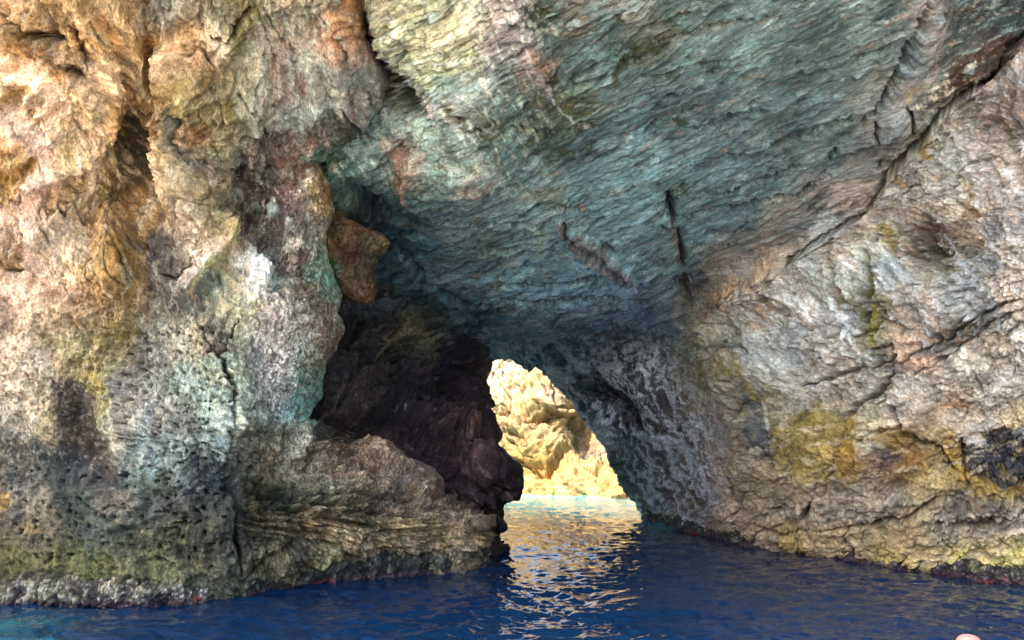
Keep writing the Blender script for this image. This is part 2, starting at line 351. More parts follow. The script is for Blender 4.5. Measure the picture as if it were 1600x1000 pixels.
LC = """20,30,d9b486 60,60,b98f55 100,20,a88a5a 130,60,e3bb7c 60,120,e6c9ad 20,180,dcc3b4 80,160,e4cdb9 100,110,caa56f 150,120,ecd0a6 170,60,ecca93
200,30,dcb57e 165,200,e6c48e 120,200,e2cfa4 50,150,e0c8b4 32,152,a8864f 60,230,e4cdc0 110,240,cdb47c 140,170,dcc08a 20,262,c79a4c 15,290,a87a34 60,300,e3c5b4
120,270,d8bd98 90,320,caa97a 160,250,a38848 195,165,a8813f 215,110,e4cf9a 228,60,9a7634 235,30,8b8a7c 262,10,8e9088 275,90,dcb98d 300,60,c9a67a 250,150,8d6f35
330,50,a9a389 345,25,8f937c 365,50,6d6b38 380,10,7f7b4c 310,130,9a8648 340,140,b7b08c 300,160,b0a468 360,170,6f652f 380,160,9fa98c 205,200,5f5132 215,250,54503e
235,230,7a5f2a 190,180,8a6c34 240,290,6f5a28 270,240,c7b07e 265,300,cdb083 300,290,b7a87a 280,190,7d7c66 320,210,6f4f2c 345,215,a89a6a 360,230,9aa07a 375,260,3f4446
400,280,3c4040 330,260,777a66 350,320,8c8660 400,320,50484a 440,300,6a4f48 470,270,7a5a44 500,290,8f7c4c 515,310,7a6238 440,350,574a48 400,360,56504c 430,390,6f7268
470,380,8a8f80 500,390,a9b39a 440,410,5a4640 470,400,6a4a44 400,420,cfd2cc 405,440,c9cdc8 430,440,5e6e64 460,450,6b5f48 490,440,6b5a3c 500,430,5b8a70 560,470,5a8a78
520,450,53685a 150,300,9a8348 120,310,8f7d4e 180,290,806233 200,330,a67d40 220,360,b98c4c 160,340,c39758 90,360,e2c7ae 40,340,e5c6b4 20,380,d8b395 60,400,ddbfa6
110,380,cdb48c 20,400,93703c 150,400,b08b54 190,420,b8863f 180,460,a98446 220,420,a07a3e 240,380,77706a 250,420,8f8672 280,360,b59f88 270,400,98877a 290,430,aca498
310,410,c8beb0 330,390,b59c80 350,370,a89660 340,430,7d7a50 320,450,5e644c 300,480,4c4f44 345,450,6f8a74 370,440,a5946c 380,480,9a9068 430,500,8f8878 480,480,5e5546
500,500,6f5a48 60,450,dcb796 20,480,e3c1a6 100,450,d2ad86 60,490,e0b98c 120,490,c7a070 20,540,e8c8a4 60,560,dfc2a0 30,620,ecd2ac 40,660,e9d2a8 70,670,dcc184
60,600,b8a478 90,530,a08c58 130,520,8f7d4e 170,520,a1853f 130,580,9a8340 170,600,a3913f 150,560,8d7c48 190,560,93865a 110,610,6a6058 105,650,5a4c3c 130,680,5e4a34
150,700,6a5040 170,740,3c3a3c 120,720,40434a 180,640,b8ab70 185,690,cdc4a0 200,660,c4bd9c 215,620,9a9488 240,600,8d9186 260,560,a3a090 240,540,7c8478 300,540,a4a58e
290,590,8fa090 330,620,86a898 340,580,79907c 310,560,9a9c78 250,650,8a8c88 280,660,808478 230,700,8ba4a4 260,700,7f948e 330,680,8fa49c 320,660,a0b4a8 310,540,b09c78
340,540,5f5448 360,520,8a8a68 355,600,c0caa0 400,560,97948a 420,560,a0988c 450,520,8c8c7c 400,620,74796e 440,620,7c8078 450,640,9cc4b8 470,630,6fa496 480,600,5f7c68
480,560,6f7460 510,540,6a5a48 450,700,8f9490 400,700,7a7c68 370,680,8e8c72 440,680,7c7e6e 480,730,5a5850 400,740,6e6e58 20,700,5c5648 60,700,4c504c 30,760,6c675c
60,790,8a7a5c 20,800,5c5c54 8,790,c79a4c 100,740,4c5350 130,790,4a564c 200,760,58645a 180,780,7c7464 240,740,54604e 300,760,646c6c 320,740,5c6868 330,770,4c5048
250,790,4c5048 150,830,505850 80,840,6e6444 40,870,8c8442 100,880,8a8848 160,890,7c8240 60,830,74694c 200,850,4f5340 280,850,4a4c38 180,890,858548 250,880,6a6c40
320,870,54503c 350,820,3e3e34 300,800,44443a 100,910,54504c 40,915,504c44 200,912,54503f 400,770,5e5c40 440,790,2c3630 400,830,48443c 440,820,50503f 470,860,2c3030
400,880,4c4a3c 520,690,3c2c28 540,710,5f4c40 560,740,6b5a4c 600,740,6c5c52 520,740,5c5048 640,770,50484a 600,780,4a4844 660,790,645650 700,800,5c504c 745,815,665852
500,770,4c5048 540,790,4c4a3a 500,830,6a5c40 560,830,6c624c 620,830,756a4c 680,820,72664a 740,830,75684e 740,850,6c6248 600,850,5a5440 500,870,6c6c4c 560,870,3c3c38
650,870,404038 720,870,3c3a34 450,890,50503f -100,100,d9b892 -100,400,dcbf9c -100,600,e0c8a0 -100,800,605c50 -100,-200,cdb088 200,-200,b09468 450,-200,9aa088
400,100,b0b49c 420,60,a4a898 440,100,a08c84 470,60,a09484 480,100,b8c8b8 500,40,8e7a68 520,70,b89478 540,40,b88858 560,20,b08050 560,90,b09484 510,130,b0bcae 550,120,9cb8b0
410,150,9aa89a 440,150,8c8a80 450,130,8c7c6c 420,190,a8b8a0 460,180,8ea89c 500,160,a8c4b8 540,150,bcb8ac 580,160,9cb4ac 600,150,a8b0a4 440,210,80807a 430,230,7a6a5a 470,220,a48874
510,190,5c6c64 530,210,2f4440 490,240,55806c 540,230,70a098 570,190,84a4a0 590,190,7fa09c 620,160,7c9898 540,270,557c78 480,20,90947c 420,20,80845c 440,0,a09880"""
def parse(t): return [(float(a), float(b), c) for a, b, c in (w.split(',') for w in t.split())]
SAT = .72; LS.colours(parse(LC), .9); SAT = .8  # tones as seen, so some light and shade is in the colour
def rockdisp(s, big=.16, mid=.09, knob=.03, fine=.012, fr=None):
    P = s.P if fr is None else s.P@fr; w = np.c_[fbm(P, .6, 3, seed=21), fbm(P, .6, 3, seed=22), fbm(P, .6, 3, seed=23)]*.5
    Pw = P+w
    s.d += big*fbm(Pw, .55, 3, .5, seed=1)
    r = fbm(Pw, 1.3, 5, .55, True, seed=2); s.d += mid*(r-.3)
    n = fbm(Pw, 4.2, 4, .6, seed=9); s.d += knob*np.abs(n)*2.2-knob*.6
    s.f = fbm(P, 13, 3, .65, seed=11); s.d += fine*1.6*s.f; rr = fbm(Pw, 6, 4, .62, True, seed=12); s.d += fine*1.5*rr; s.n = n+.5*rr-.15
    s.r = r
LS.att = (np.where(ys > 655, .6, .25)[:, None]+np.where(ys > 655, .4, .75)[:, None]*sstep(0, 40, (ed[:, None]-xx))).ravel()
rockdisp(LS, .14, .09, .03, .014, FR_L)
x, y = LS.x, LS.y
# strips folded along the flow lines of the upper left corner
def fold(s, poly, w, h):
    i = s.box(poly, w*3)
    if len(i):
        d, t, sd = pdist(s.sx[i], s.sy[i], poly); s.d[i] += 1.45*h*np.exp(-(d/w)**2)*np.sin(np.pi*np.clip(t, .02, .98))**.5
for p, w, h in [([(0, 40), (60, 60), (110, 100), (135, 150), (150, 200)], 14, .22), ([(110, 0), (150, 60), (165, 130), (180, 200)], 16, .22), ([(20, 130), (20, 190), (40, 230)], 12, .15),
                ([(45, 180), (60, 150), (75, 190)], 10, .16), ([(0, 330), (60, 290), (120, 250), (165, 215)], 14, .2), ([(170, 0), (210, 60), (222, 140), (235, 180)], 16, .18),
                ([(0, 420), (50, 380), (100, 340), (150, 280)], 14, .12), ([(260, 60), (270, 110), (265, 150)], 18, .2), ([(320, 100), (300, 150), (310, 190)], 14, .15),
                ([(380, 30), (350, 60), (330, 110)], 16, .2), ([(265, 200), (280, 300), (320, 380)], 26, .24), ([(360, 230), (350, 300), (355, 360), (330, 440), (300, 480)], 15, .22),
                ([(180, 300), (190, 400), (180, 500)], 28, .22), ([(330, 500), (352, 600), (350, 700)], 20, .18), ([(400, 60), (410, 150), (400, 230)], 16, .15),
                ([(480, 60), (490, 150), (480, 220)], 12, .12), ([(520, 100), (530, 160), (560, 210)], 14, .14), ([(190, 560), (195, 700)], 18, .14)]: fold(LS, p, w, h)
for p, w, h in [([(205, 180), (215, 260), (190, 340)], 18, -.3), ([(235, 60), (240, 130), (225, 180)], 10, -.28), ([(370, 250), (372, 300), (395, 350), (440, 400), (470, 420)], 22, -.35),
                ([(150, 20), (190, 90), (195, 160)], 7, -.12), ([(0, 290), (30, 270), (60, 250)], 10, -.15), ([(110, 610), (120, 660), (160, 730)], 22, -.18)]: fold(LS, p, w, h)
for p, w, dp in [([(0, 20), (40, 45), (70, 60)], 4, .25), ([(60, 50), (80, 58), (98, 64)], 7, .5), ([(92, 102), (112, 108), (134, 120)], 6, .4), ([(112, 40), (125, 62), (140, 110)], 4, .2),
                 ([(352, 50), (362, 40), (378, 20), (396, 8)], 5, .4), ([(332, 54), (352, 56)], 5, .3), ([(266, 180), (278, 178), (288, 195), (284, 228), (296, 244)], 4, .25),
                 ([(190, 187), (215, 182), (250, 186), (270, 184)], 3, .1), ([(372, 500), (345, 560), (355, 620), (350, 690), (352, 760)], 3, .12),
                 ([(320, 505), (335, 545), (350, 580), (358, 640)], 3, .12), ([(352, 750), (366, 790), (372, 850), (369, 890)], 5, .35), ([(12, 422), (40, 424)], 3, .12),
                 ([(252, 428), (278, 436), (282, 424), (318, 394)], 3, .14), ([(375, 425), (395, 450), (440, 470)], 4, .2), ([(80, 330), (100, 340), (115, 330)], 3, .1),
                 ([(130, 780), (160, 800), (200, 830), (240, 826)], 3, .05), ([(274, 817), (296, 819)], 4, .1), ([(478, 470), (470, 440), (480, 420)], 4, .2),
                 ([(500, 300), (498, 350), (505, 400), (492, 440)], 4, .25), ([(526, 150), (545, 185), (560, 210)], 4, .25)]: LS.crack(p, w, dp)
LS.patch([(75, 590), (100, 592), (118, 620), (135, 660), (178, 690), (178, 745), (130, 720), (90, 680), (85, 630)], '56483c', .75, 7, .5)
LS.patch([(395, 405), (412, 400), (420, 430), (415, 465), (398, 455), (380, 435)], 'bcc0b8', .85, 4, .3, h=.1)
LS.patch([(280, 432), (318, 398), (330, 420), (300, 450), (276, 462)], 'c4bab0', .8, 5, .4)
LS.patch([(260, 180), (290, 178), (284, 215), (320, 262), (310, 275), (276, 240), (270, 200)], '4f5454', .7, 5, .5)
LS.patch([(190, 190), (235, 190), (230, 250), (190, 290), (175, 350), (160, 330), (180, 260)], '4c4230', .65, 12, .6)
LS.patch([(380, 240), (410, 250), (470, 255), (480, 330), (440, 350), (390, 320), (362, 280)], '4c4644', .3, 14, .6, (.8, 0, 0))
for p, w, c, a in [([(130, 100), (150, 150), (155, 220), (140, 300), (60, 400)], 9, 'efd6b8', .6), ([(170, 20), (190, 110), (180, 170)], 12, 'eed2a0', .5), ([(0, 350), (60, 310), (130, 250), (150, 190)], 8, 'e9cbbd', .6),
                   ([(0, 300), (20, 270), (55, 250)], 9, '8f6a28', .7), ([(225, 0), (232, 60), (228, 120), (240, 190)], 9, '6d5226', .7), ([(250, 185), (245, 300), (228, 400)], 7, '6b4f20', .7),
                   ([(240, 330), (236, 420), (232, 520)], 5, '605a58', .8), ([(330, 260), (360, 330), (345, 420), (300, 470)], 9, '8f8a50', .5), ([(0, 60), (60, 90), (100, 70)], 8, '9c7236', .5),
                   ([(20, 170), (30, 135), (60, 140), (70, 160)], 7, '9a7c44', .7), ([(95, 30), (140, 90), (150, 60)], 6, 'b07f3a', .5), ([(170, 100), (190, 160)], 6, 'c08838', .6),
                   ([(220, 90), (225, 150), (236, 175)], 6, 'f0e2b4', .7), ([(312, 165), (330, 130), (340, 100)], 6, 'd8d4b0', .6), ([(112, 250), (130, 215)], 6, 'ecdcc8', .7),
                   ([(120, 340), (145, 320), (160, 270)], 4, 'edcfc0', .6), ([(448, 30), (452, 120), (470, 200)], 5, 'c0d6c8', .7), ([(480, 80), (485, 160), (500, 210)], 6, 'b8d4c8', .7),
                   ([(530, 60), (535, 90), (545, 110)], 6, '8a6a4c', .5), ([(408, 80), (415, 110)], 6, '705048', .5), ([(425, 85), (430, 115)], 4, '7c4238', .5), ([(525, 20), (520, 60), (540, 90)], 8, 'b8804c', .5),
                   ([(405, 245), (440, 248), (470, 240)], 6, '805040', .5), ([(520, 170), (545, 200), (560, 225)], 13, '30443c', .8), ([(420, 400), (470, 410)], 10, '5a4440', .4),
                   ([(505, 385), (512, 420), (520, 450)], 7, '6a9c80', .6), ([(355, 560), (360, 620), (352, 690)], 4, 'd6dcc0', .5), ([(455, 645), (480, 620), (500, 600)], 12, '74a898', .6),
                   ([(0, 790), (20, 785)], 10, 'cf9a44', .5), ([(40, 820), (70, 830)], 12, 'ac8a4c', .5), ([(280, 770), (320, 745)], 12, '5c6870', .4), ([(200, 745), (240, 735), (280, 700)], 10, '86aaac', .4),
                   ([(0, 890), (120, 895), (240, 890), (340, 880)], 22, '9a9c44', .05), ([(378, 745), (440, 770), (520, 790), (600, 830)], 16, '242c28', .6), ([(480, 600), (490, 630), (460, 660)], 10, '3c6454', .4)]: LS.stroke(p, w, c, a)
# strata of the ledge
i = np.nonzero((x > 370) & (x < 800) & (y > 735) & (y < 915))[0]
sl_ = y[i]-(x[i]-370)*np.interp(x[i], [370, 560, 760], [.16, .12, .03])+fbm(LS.q[i]*np.array([.3, 1, 1]), 1/30, 3, seed=31)*9
m = sstep(735, 760, sl_)*(1-sstep(815, 845, sl_))*sstep(372, 400, x[i])
saw = (sl_/11) % 1; bd = gnoise(np.c_[x[i]/90., sl_/6., x[i]*0])
LS.d[i] += m*(.17*(saw-.5)+.14*bd); LS.c[i] *= (1+m*.35*bd)[:, None]
# hollow between sub block and ledge
LS.crack([(372, 800), (420, 790), (475, 800), (478, 830), (450, 860), (400, 885), (372, 900)], 8, .28, '1c2020', .5)
LS.crack([(380, 762), (430, 775), (500, 790), (560, 800)], 5, .22, '161a18', .6)
LS.crack([(470, 800), (540, 815), (600, 822)], 4, .15, '1a1a16', .5); LS.crack([(540, 790), (620, 805), (680, 818)], 3, .12)
LS.crack([(480, 735), (486, 700), (496, 672)], 10, .3, '1c1416', .5)
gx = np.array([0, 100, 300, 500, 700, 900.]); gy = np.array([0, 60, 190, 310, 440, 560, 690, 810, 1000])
light_gain = np.array([[1., 1., 1.1, .85, .8, .8], [1., 1., 1.1, .85, .8, .8], [1.2, 1.2, .95, 1.05, .8, .8], [1., 1., .85, 1.2, 1., 1.], [.85, .85, .78, 1.3, 1., 1.], [.8, .8, .75, 1.5, 1.3, 1.3], [.78, .78, .8, 1.35, 1.3, 1.3], [.7, .7, .78, 1.8, 1.35, 1.2], [.75, .7, .75, 1.7, 1.3, 1.2]])
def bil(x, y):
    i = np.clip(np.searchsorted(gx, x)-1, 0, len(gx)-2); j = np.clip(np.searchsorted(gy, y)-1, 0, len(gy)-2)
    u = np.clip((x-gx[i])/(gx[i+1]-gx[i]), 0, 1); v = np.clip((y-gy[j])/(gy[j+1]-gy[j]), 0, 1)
    return light_gain[j, i]*(1-u)*(1-v)+light_gain[j, i+1]*u*(1-v)+light_gain[j+1, i]*(1-u)*v+light_gain[j+1, i+1]*u*v
LS.c *= bil(LS.x, LS.y)[:, None]  # colour gain evens out the light: lifts dim areas, lowers bright ones
hx_, hy_ = x-222, y-185; rad = np.hypot(hx_, hy_); th_ = np.arctan2(hy_, hx_)+LS.w2[:, 0]*.12+fbm(LS.q, 1/80, 2, seed=35)*.5+np.log(rad+30)*.5
st = fbm(np.c_[np.cos(th_)*4.5, np.sin(th_)*4.5, rad/160.], 1., 3, .5, seed=36); mk = sstep(520, 380, y)*sstep(470, 330, x)*sstep(10, 60, rad)
LS.d += mk*st*.14; LS.c *= np.clip(1+mk*(st*.7), .5, 1.5)[:, None]
chip(LS, 50, 1.8, (90, 34, 15, 7), (.14, .05, .024, .012), 1.2)
lg = sstep(440, 500, x)*sstep(640, 690, y); chip(LS, 14, 2.0, (70, 30, 13, 7), (.20, .13, .06, .03), 1.4, lg)
upm = sstep(560, 420, y)
streak(LS, 68, 5., 13, .16, 'e6d4b4', .55, upm*sstep(420, 300, x), 1); streak(LS, 72, 6., 10, .2, '8a6830', .6, upm*sstep(420, 300, x), 2); streak(LS, 100, 4., 16, .22, 'f0e4cc', .5, upm, 3)
streak(LS, 80, 4., 11, .14, 'b4ccc0', .5, upm*sstep(330, 400, x), 4); streak(LS, 75, 4., 9, .2, '5c5c44', .6, upm*sstep(250, 330, x), 5); streak(LS, 85, 5., 8, .24, '7a4a34', .5, upm*sstep(380, 420, x)*sstep(240, 200, y), 6)
dn_ = sstep(440, 560, y); streak(LS, 80, 1.6, 5, .12, 'b8b49c', .5, dn_*sstep(760, 700, y), 7); streak(LS, 60, 1.5, 6, .12, '35342a', .6, dn_, 8); streak(LS, 5, 3, 6, .16, '8c8458', .45, sstep(780, 820, y), 9); streak(LS, 8, 4, 6, .1, '8a785a', .5, sstep(440, 500, x)*sstep(690, 730, y), 10)
fract(LS, 70, 3., 30, .08, .5, sstep(520, 440, y), 33, .93); fract(LS, 20, 2., 14, .03, .4, 1., 37, .9); fract(LS, 120, 2.5, 26, .06, .5, sstep(200, 320, x), 41, .93)
LS.c *= 1+(sstep(620, 480, y)*sstep(420, 250, x))[:, None]*np.array([.07, .06, -.01])  # warm light on the upper left put into the rock colour
wm_ = sstep(360, 420, x)*sstep(640, 700, y); LS.c *= 1+wm_[:, None]*np.array([.16, .0, -.18])  # ledge colour warmed to offset the bluish light there
# holes and pits
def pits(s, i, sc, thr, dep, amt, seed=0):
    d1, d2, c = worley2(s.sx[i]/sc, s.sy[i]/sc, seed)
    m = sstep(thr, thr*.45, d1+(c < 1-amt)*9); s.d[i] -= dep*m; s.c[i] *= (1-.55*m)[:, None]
i = np.nonzero((x > 195) & (x < 350) & (y > 520) & (y < 730))[0]; pits(LS, i, 8, .34, .10, .4)
i = np.nonzero((x > 20) & (x < 400) & (y > 730) & (y < 880))[0]; pits(LS, i, 13, .28, .12, .35, 5)
peb = sstep(350, 420, x+LS.rn*20)*sstep(230, 300, y)*.9
peb = np.maximum(peb, sstep(190, 230, x+LS.rn*20)*sstep(470, 520, y)*.45)
LS.aux[:, 0] = peb
m = sstep(845, 900, y+LS.rn*12)*(x < 900); LS.d += m*.05*LS.n; LS.aux[:, 1] = sstep(880, 925, y)*.6
# speckled crust: bright and dark chips following relief
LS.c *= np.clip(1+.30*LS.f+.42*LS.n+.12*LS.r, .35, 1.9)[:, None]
g = sstep(.12, .35, fbm(LS.q, 1/7, 3, .7, seed=41))*sstep(80, 160, x)*sstep(420, 520, y)*.5
LS.c = LS.c*(1+g[:, None]*.8)
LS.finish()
fc = gridfaces(LS.H, LS.W); cx = LS.x[fc].mean(1); cy = LS.y[fc].mean(1)
ledge_poly = [(370, 1020), (369, 890), (372, 850), (366, 790), (360, 755), (420, 742), (480, 742), (487, 720), (470, 690), (478, 660), (480, 640), (900, 640), (900, 1020)]
isl = inpoly(cx, cy, ledge_poly)
def regions(s, fc, sel, mat, parent, items, V=None, c=None, a=None):
    # pieces of a rock surface with a look of their own, each a child mesh that meets its neighbours edge to edge
    V = s.V if V is None else V; c = s.c if c is None else c; a = s.aux if a is None else a
    X = s.sx[fc].mean(1); Y = s.sy[fc].mean(1); left = sel.copy()
    for name, poly, label in items:
        m = left & inpoly(X, Y, poly)
        if m.sum() < 8: continue
        left &= ~m; o = emit(name, V, fc[m], c, a, mat, parent); o['label'] = label
    return left
wall = link(bpy.data.objects.new('rock_wall', None))
rest = regions(LS, fc, ~isl, ROCK, wall, [
    ('cleft', [(380, 240), (410, 250), (470, 255), (480, 330), (520, 360), (505, 420), (470, 420), (430, 400), (395, 350), (362, 280)], 'dark reddish pebbly cleft'),
    ('crevice', [(190, 185), (240, 185), (235, 260), (200, 300), (178, 360), (155, 340), (180, 260)], 'grey brown hollow running down from the hub of the folds'),
    ('pale_facet', [(395, 405), (412, 400), (420, 430), (415, 465), (398, 455), (380, 435)], 'smooth white facet'),
    ('pitted_rib', [(195, 520), (345, 500), (362, 600), (355, 740), (200, 740), (190, 640)], 'pale green pitted rib'),
    ('stained_foot', [(-300, 690), (100, 700), (200, 745), (369, 745), (375, 1100), (-300, 1100)], 'dark greenish stained foot of the wall')])
o = emit('folded_face', LS.V, fc[rest], LS.c, LS.aux, ROCK, wall)
o = wall
tag(o, 'cream, ochre and grey folded rock wall filling the left third above a pale crusted waterline', 'rock wall', kind='thing'); WALL = o
o = emit('rock_ledge', LS.V, fc[isl], LS.c, LS.aux, ROCK)
tag(o, 'low brown layered rock ledge sloping down to the water in front of the dark headland', 'rock ledge', kind='thing'); LEDGE = o

# ------------------------------------------------------------------ ceiling, arch and right wall
wlR = [(1003, 808), (1040, 815), (1080, 828), (1150, 848), (1250, 862), (1300, 870), (1400, 885), (1500, 897), (1600, 908), (1900, 930)]
ctrl = []
for x_, y_ in wlR:
    D_ = WL(x_, y_)
    for e in (0, 70): ctrl.append((x_, y_+e, D_))
for x_, y_, h in [(800, -500, 8.3), (1200, -500, 8.3), (560, -500, 8.3), (560, -100, 7.9), (800, -120, 7.7), (1100, -100, 7.6), (1350, -100, 7.6), (620, 0, 7.5), (800, 0, 7.3), (1000, 0, 7.2), (1200, 0, 7.2), (1400, 0, 7.2),
                  (700, 120, 6.8), (900, 120, 6.8), (1100, 120, 6.8), (1300, 120, 6.9), (720, 250, 6.0), (850, 240, 6.4), (1000, 250, 6.3), (1200, 250, 6.4), (1300, 230, 6.5),
                  (640, 260, 6.5), (600, 330, 6.3), (750, 350, 5.9), (900, 350, 5.8), (1050, 350, 5.8), (1150, 340, 5.9), (700, 430, 5.5), (850, 440, 5.3), (1000, 440, 5.2),
                  (650, 490, 5.2), (800, 500, 4.8), (900, 510, 4.7), (760, 552, 4.45), (820, 562, 4.4)]: ctrl.append((x_, y_, ZL(x_, y_, h)))
ctrl += [(1600, 20, 9.0), (1600, -100, 8.2), (1900, 0, 7.5), (1900, 400, 8.3), (1900, 700, 9.8), (1900, -500, 6), (1550, -500, 6.2),
 (1600, 200, 9.0), (1600, 400, 9.6), (1600, 600, 10.6), (1600, 780, 11.6), (1480, 200, 10.0), (1480, 400, 10.6), (1460, 600, 11.6), (1450, 780, 12.2),
 (1370, 320, 11.6), (1350, 450, 12.0), (1330, 600, 12.8), (1300, 760, 13.4), (1240, 400, 13.4), (1230, 520, 13.9), (1200, 640, 14.6), (1180, 760, 15.1),
 (1110, 470, 15.8), (1120, 560, 15.9), (1100, 660, 16.8), (1090, 760, 17.4), (1040, 520, 17.4), (1030, 620, 18.2), (1020, 720, 19.8), (960, 560, 18.7), (940, 620, 19.4), (970, 680, 20.0), (900, 600, 20.2), (880, 570, 19.7), (985, 760, 21.8),
 (560, 290, 11.7), (520, 250, 11.2), (600, 310, 12.4), (500, 300, 11.9), (400, 300, 13.5), (500, 150, 12.6), (400, -100, 12), (480, 450, 17), (560, 420, 16.0), (560, 520, 18), (620, 600, 21), (700, 700, 22), (600, 900, 22), (860, 900, 24), (480, 700, 20), (400, 900, 20)]
dv = Depth(ctrl)
xs = axis(490, 1620, 400, 1900, Q); ys = axis(-20, 915, -500, 960, Q)
xx, yy = np.meshgrid(xs, ys); DD = dv(xx, yy)
HOLE = [(700, 575), (735, 560), (757, 561), (768, 564), (782, 560), (797, 558), (812, 566), (820, 575), (827, 577), (836, 571), (848, 577), (861, 590), (868, 603), (880, 615), (893, 628),
        (906, 645), (918, 662), (930, 681), (941, 698), (951, 715), (960, 735), (968, 752), (977, 766), (986, 777), (995, 788), (1001, 800), (1004, 815), (1006, 830), (1006, 1000), (700, 1000)]
hc = fbm(np.c_[xx.ravel(), yy.ravel(), xx.ravel()*0], 1/22, 4, .6, seed=51).reshape(xx.shape)*5
VS = Surf(xx, yy, DD); x, y = VS.x, VS.y
